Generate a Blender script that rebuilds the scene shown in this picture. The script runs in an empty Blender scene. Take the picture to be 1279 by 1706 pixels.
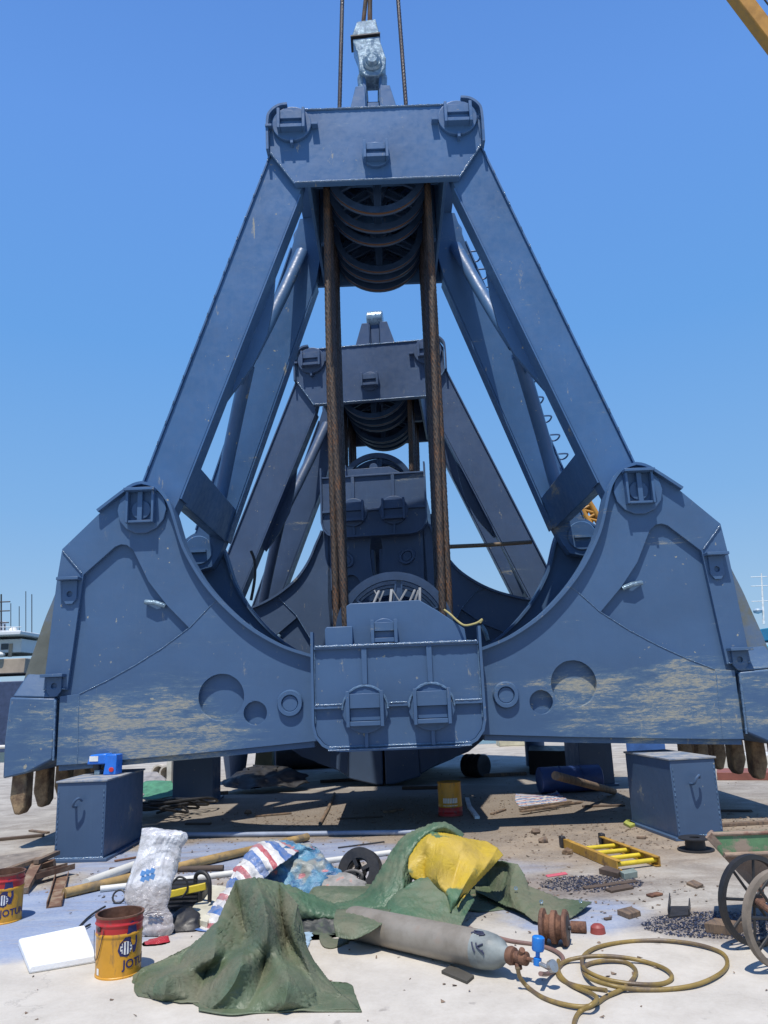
import bpy, bmesh, math, random
from math import radians, sin, cos, pi, sqrt, atan2
from mathutils import Vector, Matrix, noise
from mathutils.geometry import tessellate_polygon
random.seed(7)
scene = bpy.context.scene
COL = scene.collection
# ------------------------------------------------------------------ camera
F, PIT, ROL, H = 1299.46, radians(12.9015), radians(2.2076), 1.6
cam_d = bpy.data.cameras.new('camera'); cam = bpy.data.objects.new('camera', cam_d); COL.objects.link(cam)
cam_d.sensor_fit = 'HORIZONTAL'; cam_d.sensor_width = 36.0; cam_d.lens = 36.0 * F / 1279.0
cam_d.clip_start = 0.05; cam_d.clip_end = 6000
_R = Vector((1, 0, 0)); _D = Vector((0, sin(PIT), -cos(PIT))); _F = Vector((0, cos(PIT), sin(PIT)))
_r = _R * cos(ROL) + _D * sin(ROL); _d = -_R * sin(ROL) + _D * cos(ROL)
M = Matrix((_r, -_d, -_F)).transposed().to_4x4(); M.translation = Vector((0, 0, H))
cam.matrix_world = M
scene.camera = cam
# ------------------------------------------------------------------ sky, sun, exposure
SUNDIR = Vector((0.09, 0.40, -1.0)).normalized()      # direction the light travels
sun_el = math.asin(-SUNDIR.z); sun_az = atan2(-SUNDIR.x, -SUNDIR.y)
w = bpy.data.worlds.new("World"); scene.world = w; w.use_nodes = True
wn, wl = w.node_tree.nodes, w.node_tree.links
bg = wn['Background']
sky = wn.new('ShaderNodeTexSky'); sky.sky_type = 'NISHITA'; sky.sun_disc = False
sky.sun_elevation = sun_el; sky.sun_rotation = sun_az
sky.air_density = 1.0; sky.dust_density = 0.4; sky.ozone_density = 3.0; sky.altitude = 0
tc = wn.new('ShaderNodeTexCoord'); sp_ = wn.new('ShaderNodeSeparateXYZ'); wl.new(tc.outputs['Generated'], sp_.inputs[0])
rp = wn.new('ShaderNodeValToRGB'); wl.new(sp_.outputs[2], rp.inputs[0])
def s2l(c): return tuple(((x / 255) / 12.92 if x / 255 <= 0.04045 else ((x / 255 + 0.055) / 1.055) ** 2.4) for x in c) + (1,)
els = rp.color_ramp.elements
els[0].position = 0.0; els[0].color = s2l((158, 191, 222)); els[1].position = 1.0; els[1].color = s2l((70, 118, 205))
for p_, c_ in ((0.10, (150, 190, 229)), (0.22, (128, 180, 234)), (0.42, (105, 167, 237)), (0.62, (102, 158, 238))):
    e_ = els.new(p_); e_.color = s2l(c_)
gm = wn.new('ShaderNodeVectorMath'); gm.operation = 'SCALE'; wl.new(rp.outputs[0], gm.inputs[0]); gm.inputs['Scale'].default_value = 1 / 0.12
mxs = wn.new('ShaderNodeMix'); mxs.data_type = 'RGBA'; mxs.inputs[0].default_value = 0.86   # clear-day gradient laid over the physical sky
wl.new(sky.outputs[0], mxs.inputs[6]); wl.new(gm.outputs[0], mxs.inputs[7]); wl.new(mxs.outputs[2], bg.inputs[0]); bg.inputs[1].default_value = 0.12
sl = bpy.data.lights.new('sun', 'SUN'); so = bpy.data.objects.new('sun', sl); COL.objects.link(so)
sl.energy = 5.0; sl.angle = radians(0.53); sl.color = (1.0, 0.945, 0.86)
so.rotation_euler = SUNDIR.to_track_quat('-Z', 'Y').to_euler(); so.location = (0, 0, 30)
vs = scene.view_settings; vs.view_transform = 'Standard'; vs.look = 'None'; vs.gamma = 1; vs.exposure = 0.0
vs.use_curve_mapping = False
# ------------------------------------------------------------------ pixel -> world helpers (measuring the photo)
def ray(x, y):
    X, Y = x - 639.5, y - 853; a = X * cos(ROL) - Y * sin(ROL); b = X * sin(ROL) + Y * cos(ROL)
    return Vector((a, F * cos(PIT) + b * sin(PIT), F * sin(PIT) - b * cos(PIT)))
def pt(x, y, Y):
    r = ray(x, y); t = Y / r.y; return Vector((r.x * t, Y, H + r.z * t))
def gr(x, y, z=0.0):
    r = ray(x, y); t = (z - H) / r.z; return Vector((r.x * t, r.y * t, z))
# ------------------------------------------------------------------ materials
def nt(name):
    m = bpy.data.materials.new(name); m.use_nodes = True
    return m, m.node_tree.nodes, m.node_tree.links, m.node_tree.nodes['Principled BSDF']
def noise_node(N, L, vec, scale, detail=6, rough=0.6, sc=(1, 1, 1), dist=0.0):
    mp = N.new('ShaderNodeMapping'); mp.inputs['Scale'].default_value = sc; L.new(vec, mp.inputs['Vector'])
    n = N.new('ShaderNodeTexNoise'); n.inputs['Scale'].default_value = scale; n.inputs['Detail'].default_value = detail
    n.inputs['Roughness'].default_value = rough; n.inputs['Distortion'].default_value = dist
    L.new(mp.outputs[0], n.inputs['Vector']); return n.outputs['Fac']
def ramp(N, L, fac, a, b, c0=(0, 0, 0, 1), c1=(1, 1, 1, 1)):
    r = N.new('ShaderNodeValToRGB'); r.color_ramp.elements[0].position = a; r.color_ramp.elements[1].position = b
    r.color_ramp.elements[0].color = c0; r.color_ramp.elements[1].color = c1; L.new(fac, r.inputs[0]); return r.outputs[0]
def mth(N, L, op, a, b=None, c=None):
    n = N.new('ShaderNodeMath'); n.operation = op
    for i, q in enumerate((a, b, c)):
        if q is None: continue
        if isinstance(q, (int, float)): n.inputs[i].default_value = q
        else: L.new(q, n.inputs[i])
    return n.outputs[0]
def mix(N, L, fac, a, b):
    n = N.new('ShaderNodeMix'); n.data_type = 'RGBA'
    if isinstance(fac, (int, float)): n.inputs[0].default_value = fac
    else: L.new(fac, n.inputs[0])
    for i, q in ((6, a), (7, b)):
        if isinstance(q, tuple): n.inputs[i].default_value = (*q[:3], 1)
        else: L.new(q, n.inputs[i])
    return n.outputs[2]
def mrange(N, L, v, a, b, c=0.0, d=1.0):
    n = N.new('ShaderNodeMapRange'); n.interpolation_type = 'SMOOTHSTEP'; L.new(v, n.inputs[0])
    for i, q in enumerate((a, b, c, d)): n.inputs[i + 1].default_value = q
    return n.outputs[0]
def bump(N, L, b, h, strength, dist=0.02):
    n = N.new('ShaderNodeBump'); n.inputs['Strength'].default_value = strength; n.inputs['Distance'].default_value = dist
    L.new(h, n.inputs['Height']); L.new(n.outputs[0], b.inputs['Normal'])
def coord(N, kind='Object'): return N.new('ShaderNodeTexCoord').outputs[kind]
def mat(name, col, rough=0.6, metal=0.0, var=0.25, vs_=4.0, col2=None, thr=(0.5, 0.6), c2s=5.0, bs=0.25, bsc=30.0, spec=None, sc2=(1, 1, 1)):
    """generic weathered material: base colour, mottling, optional second colour in noise patches, bump"""
    m, N, L, b = nt(name); c = coord(N)
    n1 = noise_node(N, L, c, vs_, 8, 0.65)
    dk = tuple(x * (1 - var) for x in col); lt = tuple(min(1, x * (1 + var)) for x in col)
    out = mix(N, L, ramp(N, L, n1, 0.3, 0.7), dk, lt)
    if col2:
        n2 = noise_node(N, L, c, c2s, 10, 0.7, sc2)
        out = mix(N, L, ramp(N, L, n2, *thr), out, col2)
    L.new(out, b.inputs['Base Color'])
    n3 = noise_node(N, L, c, bsc, 6, 0.6)
    L.new(mrange(N, L, n1, 0.3, 0.7, max(0.02, rough - 0.12), min(1, rough + 0.12)), b.inputs['Roughness'])
    b.inputs['Metallic'].default_value = metal
    if spec is not None: b.inputs['Specular IOR Level'].default_value = spec
    bump(N, L, b, n3, bs, 0.01); return m
def paint(name, col, wear=1.0, rough=0.42):
    """navy machine paint: soft fading, streaks, tan scrape marks where earth has rubbed the lower plates"""
    m, N, L, b = nt(name); c = coord(N)
    big = noise_node(N, L, c, 0.9, 5, 0.55); fine = noise_node(N, L, c, 9, 8, 0.7)
    st = noise_node(N, L, c, 3, 8, 0.7, (6, 6, 0.5))
    base = mix(N, L, ramp(N, L, big, 0.3, 0.7), tuple(x * 0.86 for x in col), tuple(x * 1.14 for x in col))
    base = mix(N, L, mth(N, L, 'MULTIPLY', ramp(N, L, st, 0.52, 0.75), 0.16), base, (0.11, 0.19, 0.30))
    base = mix(N, L, mth(N, L, 'MULTIPLY', ramp(N, L, fine, 0.58, 0.78), 0.14), base, (0.03, 0.05, 0.09))
    rg = mrange(N, L, fine, 0.3, 0.7, rough - 0.1, rough + 0.12)
    b.inputs['Specular IOR Level'].default_value = 0.28
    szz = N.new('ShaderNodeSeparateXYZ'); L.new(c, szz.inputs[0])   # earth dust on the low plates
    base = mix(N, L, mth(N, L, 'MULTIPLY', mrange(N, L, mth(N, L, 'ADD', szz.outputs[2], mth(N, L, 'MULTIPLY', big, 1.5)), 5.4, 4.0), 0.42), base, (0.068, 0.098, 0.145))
    if wear > 0:
        s = N.new('ShaderNodeSeparateXYZ'); L.new(c, s.inputs[0])
        au = mth(N, L, 'ABSOLUTE', s.outputs[0])
        rgn = mth(N, L, 'MULTIPLY', mrange(N, L, au, 1.2, 2.4), mrange(N, L, s.outputs[2], 2.1, 1.25))
        rgn = mth(N, L, 'MULTIPLY', rgn, mrange(N, L, au, 4.9, 3.3, 0.35, 1.0))
        blot = noise_node(N, L, c, 0.8, 4, 0.5, (0.8, 0.8, 2.0))
        sm = noise_node(N, L, c, 1.7, 14, 0.80, (0.8, 1, 4.6), 0.35)
        v = mth(N, L, 'ADD', mth(N, L, 'MULTIPLY', sm, 0.62), mth(N, L, 'MULTIPLY', blot, 0.38))
        v = mth(N, L, 'ADD', v, mth(N, L, 'MULTIPLY', rgn, 0.14 * wear))
        grain = noise_node(N, L, c, 26, 12, 0.85, (0.45, 1, 2.2))
        v2 = mth(N, L, 'ADD', v, mth(N, L, 'MULTIPLY', mth(N, L, 'SUBTRACT', grain, 0.5), 0.30))
        msk = mth(N, L, 'MULTIPLY', mrange(N, L, v2, 0.605, 0.655), mrange(N, L, noise_node(N, L, c, 34, 10, 0.85, (0.35, 1, 1.6)), 0.40, 0.54))
        base = mix(N, L, mth(N, L, 'MULTIPLY', mth(N, L, 'MULTIPLY', mrange(N, L, v2, 0.54, 0.63), mrange(N, L, rgn, 0.0, 0.4, 0.25, 1.0)), 0.5), base, (0.13, 0.20, 0.255))
        # sparse diagonal scratches
        sc = noise_node(N, L, c, 2.2, 10, 0.75, (3.2, 1, 0.9), 0.3)
        s2 = noise_node(N, L, c, 0.55, 3, 0.5)
        scm = mth(N, L, 'MULTIPLY', mrange(N, L, sc, 0.61, 0.67), mrange(N, L, s2, 0.47, 0.56))
        msk = mth(N, L, 'MAXIMUM', msk, mth(N, L, 'MULTIPLY', scm, 0.9))
        chip = noise_node(N, L, c, 17, 3, 0.5); cl = noise_node(N, L, c, 1.3, 3, 0.5, (1, 1, 1.4))
        msk = mth(N, L, 'MAXIMUM', msk, mth(N, L, 'MULTIPLY', mrange(N, L, chip, 0.69, 0.72), mrange(N, L, cl, 0.50, 0.6)))
        rsp = noise_node(N, L, c, 5, 10, 0.8, (2.5, 2.5, 0.7)); base = mix(N, L, mth(N, L, 'MULTIPLY', mrange(N, L, rsp, 0.64, 0.74), 0.55), base, (0.10, 0.065, 0.05))
        tan = mix(N, L, ramp(N, L, grain, 0.3, 0.7), (0.22, 0.22, 0.185), (0.40, 0.375, 0.30))
        base = mix(N, L, msk, base, tan)
        rg = mth(N, L, 'ADD', rg, mth(N, L, 'MULTIPLY', msk, 0.4))
    L.new(base, b.inputs['Base Color']); L.new(rg, b.inputs['Roughness'])
    wob = noise_node(N, L, c, 2.0, 3, 0.5); fb = noise_node(N, L, c, 60, 4, 0.6)
    bump(N, L, b, mth(N, L, 'ADD', mth(N, L, 'MULTIPLY', wob, 1.0), mth(N, L, 'MULTIPLY', fb, 0.06)), 0.35, 0.03)
    return m
NAVY = (0.054, 0.126, 0.262)
MP = paint('navy_paint', NAVY, 1.0)
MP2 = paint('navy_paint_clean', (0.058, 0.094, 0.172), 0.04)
MPB = paint('navy_paint_box', (0.050, 0.100, 0.195), 0.04, 0.38)
MSHELL = mat('shell_paint', (0.13, 0.14, 0.12), 0.6, 0, 0.25, 2.0, (0.09, 0.14, 0.22), (0.45, 0.62), 2.0)
MWELD = mat('weld_bead', (0.10, 0.17, 0.27), 0.2, 0.0, 0.3, 20, bs=0.9, bsc=60)
MGALV = mat('glossy_cast_paint', (0.20, 0.29, 0.36), 0.22, 0.25, 0.3, 14, (0.12, 0.19, 0.27), (0.5, 0.6), 10, bs=0.45, bsc=60)
MROPE = mat('rusty_rope', (0.085, 0.06, 0.045), 0.65, 0.3, 0.4, 5, (0.17, 0.075, 0.03), (0.5, 0.68), 3, bs=0.5, bsc=90)
MROPED = mat('greasy_rope', (0.06, 0.05, 0.055), 0.4, 0.4, 0.4, 6, bs=0.5, bsc=90)
MRUST = mat('rust', (0.20, 0.10, 0.06), 0.8, 0.2, 0.35, 8, (0.10, 0.05, 0.035), (0.45, 0.6), 12, bs=0.6, bsc=60)
MTOOTH = mat('sandy_rust', (0.30, 0.21, 0.12), 0.9, 0, 0.35, 8, (0.13, 0.08, 0.05), (0.42, 0.6), 6, bs=0.8, bsc=40)
MSHEAVE = mat('shaded_sheave_paint', (0.026, 0.055, 0.115), 0.4, 0.0, 0.2, 6)  # navy paint made darker so the colour carries the shade inside the head
MGROOVE = mat('rusty_groove', (0.12, 0.06, 0.03), 0.6, 0.5, 0.3, 12)
MBLACK = mat('black_rubber', (0.018, 0.018, 0.02), 0.55, 0, 0.3, 10)
MBLKST = mat('dark_steel', (0.045, 0.045, 0.05), 0.5, 0.4, 0.3, 10)
# ------------------------------------------------------------------ mesh builder
class MB:
    def __init__(s, fn=None): s.v = []; s.f = []; s.mi = []; s.fn = fn; s.cur = 0
    def add(s, vs_, fs):
        o = len(s.v)
        for p in vs_:
            p = Vector(p); s.v.append(tuple(s.fn(p)) if s.fn else tuple(p))
        for f in fs: s.f.append([i + o for i in f]); s.mi.append(s.cur)
        return s
    def hexa(s, P):    # 8 points: bottom 4, top 4
        return s.add(P, [(0, 3, 2, 1), (4, 5, 6, 7), (0, 1, 5, 4), (1, 2, 6, 5), (2, 3, 7, 6), (3, 0, 4, 7)])
    def box(s, x0, x1, y0, y1, z0, z1):
        return s.hexa([(x0, y0, z0), (x1, y0, z0), (x1, y1, z0), (x0, y1, z0), (x0, y0, z1), (x1, y0, z1), (x1, y1, z1), (x0, y1, z1)])
    def obox(s, c, size, m=None):
        c = Vector(c); m = m or Matrix.Identity(3); P = []
        for k in (-.5, .5):
            for i, j in ((-.5, -.5), (.5, -.5), (.5, .5), (-.5, .5)):
                P.append(c + m @ Vector((i * size[0], j * size[1], k * size[2])))
        return s.hexa(P)
    def bar(s, a, b, wd, th, up=(0, 0, 1)):
        a, b = Vector(a), Vector(b); d = (b - a).normalized(); sd = d.cross(Vector(up))
        if sd.length < 1e-4: sd = d.cross(Vector((0, 1, 0)))
        sd.normalize(); u = sd.cross(d)
        m = Matrix((d, sd, u)).transposed(); return s.obox((a + b) / 2, ((b - a).length, wd, th), m)
    def prism(s, poly, y0, y1, holes=()):
        loops = [[Vector((p[0], p[1], 0)) for p in poly]] + [[Vector((p[0], p[1], 0)) for p in h] for h in holes]
        tris = tessellate_polygon(loops) if holes else None
        flat = [p for l in loops for p in l]; n = len(flat)
        vs_ = [(p.x, y0, p.y) for p in flat] + [(p.x, y1, p.y) for p in flat]; fs = []
        if tris:
            for t in tris: fs.append(tuple(t)); fs.append(tuple(i + n for i in reversed(t)))
        else: fs.append(tuple(range(n))); fs.append(tuple(i + n for i in reversed(range(n))))
        o = 0
        for l in loops:
            k = len(l)
            for i in range(k):
                j = (i + 1) % k; fs.append((o + i, o + j, o + j + n, o + i + n))
            o += k
        return s.add(vs_, fs)
    def strip(s, path, th, y0, y1):   # flat bar bent along a path in xz
        P = [Vector((p[0], p[1])) for p in path]; A = []; B = []
        for i, p in enumerate(P):
            d = (P[min(i + 1, len(P) - 1)] - P[max(i - 1, 0)]).normalized(); nrm = Vector((-d.y, d.x)) * th / 2
            A.append(p + nrm); B.append(p - nrm)
        for i in range(len(P) - 1):
            pass
        vs_ = []; fs = []; n = len(P)
        for a, b in zip(A, B): vs_ += [(a.x, y0, a.y), (a.x, y1, a.y), (b.x, y1, b.y), (b.x, y0, b.y)]
        for i in range(n - 1):
            o = 4 * i
            for k in range(4): fs.append((o + k, o + (k + 1) % 4, o + 4 + (k + 1) % 4, o + 4 + k))
        fs.append((0, 1, 2, 3)); fs.append((4 * n - 4, 4 * n - 3, 4 * n - 2, 4 * n - 1))
        return s.add(vs_, fs)
    def tube(s, pts, r, n=10, cap=True, lobes=0, pitch=0.3, wob=0.0, squash=None):
        P = [Vector(p) for p in pts]; K = len(P); vs_ = []; fs = []
        t0 = (P[1] - P[0]).normalized(); ref = Vector((0, 0, 1)) if abs(t0.z) < 0.9 else Vector((0, 1, 0))
        nrm = t0.cross(ref).normalized(); L = 0
        for i, p in enumerate(P):
            t = (P[min(i + 1, K - 1)] - P[max(i - 1, 0)]).normalized()
            nrm = (nrm - t * nrm.dot(t)).normalized(); bn = t.cross(nrm)
            if i: L += (P[i] - P[i - 1]).length
            rr = r[i] if isinstance(r, (list, tuple)) else r
            if wob: rr *= 1 + wob * noise.noise(p * 9 + Vector((3, 1, 7)))
            for k in range(n):
                a = 2 * pi * k / n; q = rr
                if lobes: q *= 1 + 0.34 * abs(cos(lobes * 0.5 * (a + 2 * pi * L / pitch))) - 0.22
                vs_.append(p + (nrm * cos(a) + bn * sin(a)) * q)
        for i in range(K - 1):
            for k in range(n): fs.append((i * n + k, i * n + (k + 1) % n, (i + 1) * n + (k + 1) % n, (i + 1) * n + k))
        if lobes:
            o = len(s.mi); s.add(vs_, fs); L = 0
            for i in range(K - 1):
                L += (P[i + 1] - P[i]).length
                for k in range(n):
                    a = 2 * pi * (k + .5) / n
                    if abs(cos(lobes * 0.5 * (a + 2 * pi * (L - 0.5 * (P[i + 1] - P[i]).length) / pitch))) < 0.42: s.mi[o + i * n + k] = 1
            return s
        if cap: fs.append(tuple(range(n))); fs.append(tuple((K - 1) * n + k for k in range(n)))
        return s.add(vs_, fs)
    def lathe(s, prof, c, axis, n=32, a0=0, a1=2 * pi):   # prof: (radius, distance along axis)
        ax = Vector(axis).normalized(); ref = Vector((0, 0, 1)) if abs(ax.z) < 0.9 else Vector((1, 0, 0))
        x = ax.cross(ref).normalized(); y = ax.cross(x); c = Vector(c); vs_ = []; fs = []; K = len(prof)
        for k in range(n):
            a = a0 + (a1 - a0) * k / n
            for r, h in prof: vs_.append(c + ax * h + (x * cos(a) + y * sin(a)) * r)
        for k in range(n):
            j = (k + 1) % n
            for i in range(K - 1): fs.append((k * K + i, k * K + i + 1, j * K + i + 1, j * K + i))
        return s.add(vs_, fs)
    def disc(s, c, axis, r, th, n=32, bev=0.006):
        return s.lathe([(0.0001, 0), (r - bev, 0), (r, bev), (r, th - bev), (r - bev, th), (0.0001, th)], c, axis, n)
    def build(s, name, material, parent=None, smooth=35, bevel=0.0, merge=True, **tags):
        me = bpy.data.meshes.new(name); me.from_pydata(s.v, [], s.f)
        mats = material if isinstance(material, (list, tuple)) else [material]
        for m in mats: me.materials.append(m)
        if len(mats) > 1: me.polygons.foreach_set('material_index', s.mi)
        bm = bmesh.new(); bm.from_mesh(me)
        if merge: bmesh.ops.remove_doubles(bm, verts=bm.verts, dist=1e-5)
        bmesh.ops.recalc_face_normals(bm, faces=bm.faces); bm.to_mesh(me); bm.free()
        if smooth:
            me.polygons.foreach_set('use_smooth', [True] * len(me.polygons)); me.set_sharp_from_angle(angle=radians(smooth))
        me.update(); o = bpy.data.objects.new(name, me); COL.objects.link(o)
        if parent: o.parent = parent
        if bevel:
            b = o.modifiers.new('bevel', 'BEVEL'); b.width = bevel; b.segments = 2; b.limit_method = 'ANGLE'; b.angle_limit = radians(40)
        for k, q in tags.items(): o[k] = q
        return o
def thing(name, label, cat, loc=(0, 0, 0), rz=0, group=None):
    o = bpy.data.objects.new(name, None); COL.objects.link(o); o.location = loc; o.rotation_euler = (0, 0, rz)
    o.empty_display_size = 0.2; o['label'] = label; o['category'] = cat
    if group: o['group'] = group
    return o
def tag(o, label, cat, group=None):
    o['label'] = label; o['category'] = cat
    if group: o['group'] = group
    return o
def cat_rom(P, n):
    """smooth curve through points"""
    P = [Vector(p) for p in P]; out = []; K = len(P)
    for i in range(K - 1):
        p0, p1, p2, p3 = P[max(i - 1, 0)], P[i], P[i + 1], P[min(i + 2, K - 1)]
        for k in range(n):
            t = k / n
            out.append(0.5 * ((2 * p1) + (p2 - p0) * t + (2 * p0 - 5 * p1 + 4 * p2 - p3) * t * t + (3 * p1 - p0 - 3 * p2 + p3) * t ** 3))
    out.append(P[-1]); return out
def at(p, d, k): return Vector(p) + Vector(d) * k
def circ(cx, cz, r, n=32): return [(cx + r * cos(2 * pi * i / n), cz + r * sin(2 * pi * i / n)) for i in range(n)]
def weld(mb, pts, r=0.012, step=0.02):
    """a bumpy bead along a polyline"""
    P = [Vector(p) for p in pts]; out = []
    for i in range(len(P) - 1):
        k = max(1, int((P[i + 1] - P[i]).length / step))
        for j in range(k): out.append(P[i].lerp(P[i + 1], j / k))
    out.append(P[-1])
    mb.tube(out, [r * (0.8 + 0.5 * random.random()) for _ in out], 6)
# ------------------------------------------------------------------ ground, water
def ground_material():
    m, N, L, b = nt('quay_concrete'); c = coord(N)
    s = N.new('ShaderNodeSeparateXYZ'); L.new(c, s.inputs[0]); X, Y = s.outputs[0], s.outputs[1]
    warp = noise_node(N, L, c, 1.7, 8, 0.65)
    def blob(cx, cy, rx, ry, soft=0.5, wamp=1.5):
        dx = mth(N, L, 'DIVIDE', mth(N, L, 'SUBTRACT', X, cx), rx); dy = mth(N, L, 'DIVIDE', mth(N, L, 'SUBTRACT', Y, cy), ry)
        d = mth(N, L, 'SQRT', mth(N, L, 'ADD', mth(N, L, 'MULTIPLY', dx, dx), mth(N, L, 'MULTIPLY', dy, dy)))
        d = mth(N, L, 'ADD', d, mth(N, L, 'MULTIPLY', mth(N, L, 'SUBTRACT', warp, 0.5), wamp))
        return mrange(N, L, d, 1.0 + soft / 2, 1.0 - soft / 2)
    big = noise_node(N, L, c, 0.5, 6, 0.6); mid = noise_node(N, L, c, 3.0, 10, 0.7); fine = noise_node(N, L, c, 40, 6, 0.7)
    out = mix(N, L, ramp(N, L, mid, 0.3, 0.7), (0.39, 0.352, 0.295), (0.55, 0.51, 0.44))
    out = mix(N, L, mth(N, L, 'MULTIPLY', ramp(N, L, big, 0.4, 0.65), 0.35), out, (0.42, 0.40, 0.36))
    # greyer traffic-worn strip further in
    grey = mth(N, L, 'MULTIPLY', mrange(N, L, Y, 5.3, 6.4), mrange(N, L, Y, 30.0, 14.0, 0.3, 1.0))
    out = mix(N, L, mth(N, L, 'MULTIPLY', grey, 0.75), out, mix(N, L, ramp(N, L, mid, 0.35, 0.65), (0.24, 0.22, 0.19), (0.37, 0.345, 0.30)))
    # sandy soil
    sand = mix(N, L, ramp(N, L, mid, 0.3, 0.7), (0.15, 0.105, 0.065), (0.31, 0.235, 0.155))
    out = mix(N, L, mth(N, L, 'MULTIPLY', blob(1.4, 9.2, 4.8, 1.9, 1.1), 0.93), out, sand)
    out = mix(N, L, mth(N, L, 'MULTIPLY', blob(0.5, 11.5, 3.2, 1.5, 0.8), 0.7), out, sand)
    out = mix(N, L, mth(N, L, 'MULTIPLY', blob(4.5, 9.5, 1.6, 1.2, 0.8), 0.6), out, sand)
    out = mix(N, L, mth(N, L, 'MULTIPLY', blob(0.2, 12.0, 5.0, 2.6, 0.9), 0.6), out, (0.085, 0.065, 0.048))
    grime = noise_node(N, L, c, 1.1, 12, 0.75, (1, 1.6, 1), 1.0)
    out = mix(N, L, mth(N, L, 'MULTIPLY', mth(N, L, 'MULTIPLY', ramp(N, L, grime, 0.46, 0.64), grey), 0.75), out, (0.13, 0.10, 0.075))
    out = mix(N, L, mth(N, L, 'MULTIPLY', ramp(N, L, grime, 0.56, 0.74), 0.35), out, (0.30, 0.27, 0.22))
    # blue paint spills
    streak = noise_node(N, L, c, 2.2, 12, 0.72, (0.5, 2.2, 1))
    bl = mth(N, L, 'MAXIMUM', blob(-2.75, 6.55, 1.35, 1.05, 0.35, 1.0), mth(N, L, 'MULTIPLY', blob(-1.7, 8.55, 1.7, 0.85, 0.4, 1.1), 0.85))
    bl = mth(N, L, 'MAXIMUM', bl, mth(N, L, 'MULTIPLY', blob(1.25, 6.05, 0.5, 0.42, 0.5, 1.4), 0.8))
    bl = mth(N, L, 'MAXIMUM', bl, mth(N, L, 'MULTIPLY', blob(0.45, 7.6, 0.9, 0.4, 0.5, 1.4), 0.4))
    bl = mth(N, L, 'MULTIPLY', bl, mrange(N, L, streak, 0.34, 0.50, 0.25, 1.0))
    blue = mix(N, L, ramp(N, L, streak, 0.35, 0.65), (0.09, 0.17, 0.36), (0.26, 0.32, 0.43))
    out = mix(N, L, mth(N, L, 'MULTIPLY', bl, 0.9), out, blue)
    # reddish rust and grease stains round the swarf piles
    rs = mth(N, L, 'MAXIMUM', blob(1.25, 6.85, 0.75, 0.42, 0.7, 1.2), blob(2.3, 5.7, 0.7, 0.42, 0.6, 1.0))
    out = mix(N, L, mth(N, L, 'MULTIPLY', rs, 0.75), out, mix(N, L, ramp(N, L, mid, 0.4, 0.6), (0.07, 0.05, 0.045), (0.16, 0.12, 0.10)))
    # small stains, hairline cracks
    spots = noise_node(N, L, c, 7.0, 4, 0.5); out = mix(N, L, mth(N, L, 'MULTIPLY', ramp(N, L, spots, 0.68, 0.74), 0.45), out, (0.12, 0.10, 0.09))
    vo = N.new('ShaderNodeTexVoronoi'); vo.feature = 'DISTANCE_TO_EDGE'; vo.inputs['Scale'].default_value = 0.35
    mpv = N.new('ShaderNodeMapping'); L.new(c, mpv.inputs[0])
    ad = N.new('ShaderNodeVectorMath'); ad.operation = 'ADD'; cb = N.new('ShaderNodeCombineXYZ')
    L.new(mth(N, L, 'MULTIPLY', mid, 0.9), cb.inputs[0]); L.new(mth(N, L, 'MULTIPLY', warp, 0.9), cb.inputs[1])
    L.new(mpv.outputs[0], ad.inputs[0]); L.new(cb.outputs[0], ad.inputs[1]); L.new(ad.outputs[0], vo.inputs['Vector'])
    cr = mrange(N, L, vo.outputs['Distance'], 0.004, 0.0015)
    out = mix(N, L, mth(N, L, 'MULTIPLY', mth(N, L, 'MULTIPLY', cr, mrange(N, L, big, 0.48, 0.6)), 0.30), out, (0.14, 0.125, 0.11))
    out = mix(N, L, mth(N, L, 'MULTIPLY', ramp(N, L, fine, 0.35, 0.65), 0.18), out, (0.62, 0.60, 0.56))
    L.new(out, b.inputs['Base Color']); b.inputs['Roughness'].default_value = 0.85
    h = mth(N, L, 'ADD', mth(N, L, 'MULTIPLY', mid, 0.5), mth(N, L, 'MULTIPLY', fine, 0.25))
    bump(N, L, b, h, 0.35, 0.02); return m
g = MB(); 
EDGE = 23.5
g.box(-120, 120, -30, EDGE, -2.5, 0)
g.build('ground', ground_material(), smooth=0, kind='structure')
mw, N_, L_, b_ = nt('harbour_water'); c_ = coord(N_)
b_.inputs['Base Color'].default_value = (0.10, 0.15, 0.13, 1); b_.inputs['Roughness'].default_value = 0.18
bump(N_, L_, b_, noise_node(N_, L_, c_, 1.2, 6, 0.6, (1, 2, 1)), 0.5, 0.15)
wa = MB(); wa.add([(-3000, EDGE - 1, -1.6), (3000, EDGE - 1, -1.6), (3000, 5000, -1.6), (-3000, 5000, -1.6)], [(0, 1, 2, 3)])
wa.build('water', mw, smooth=0, kind='structure')
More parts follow.
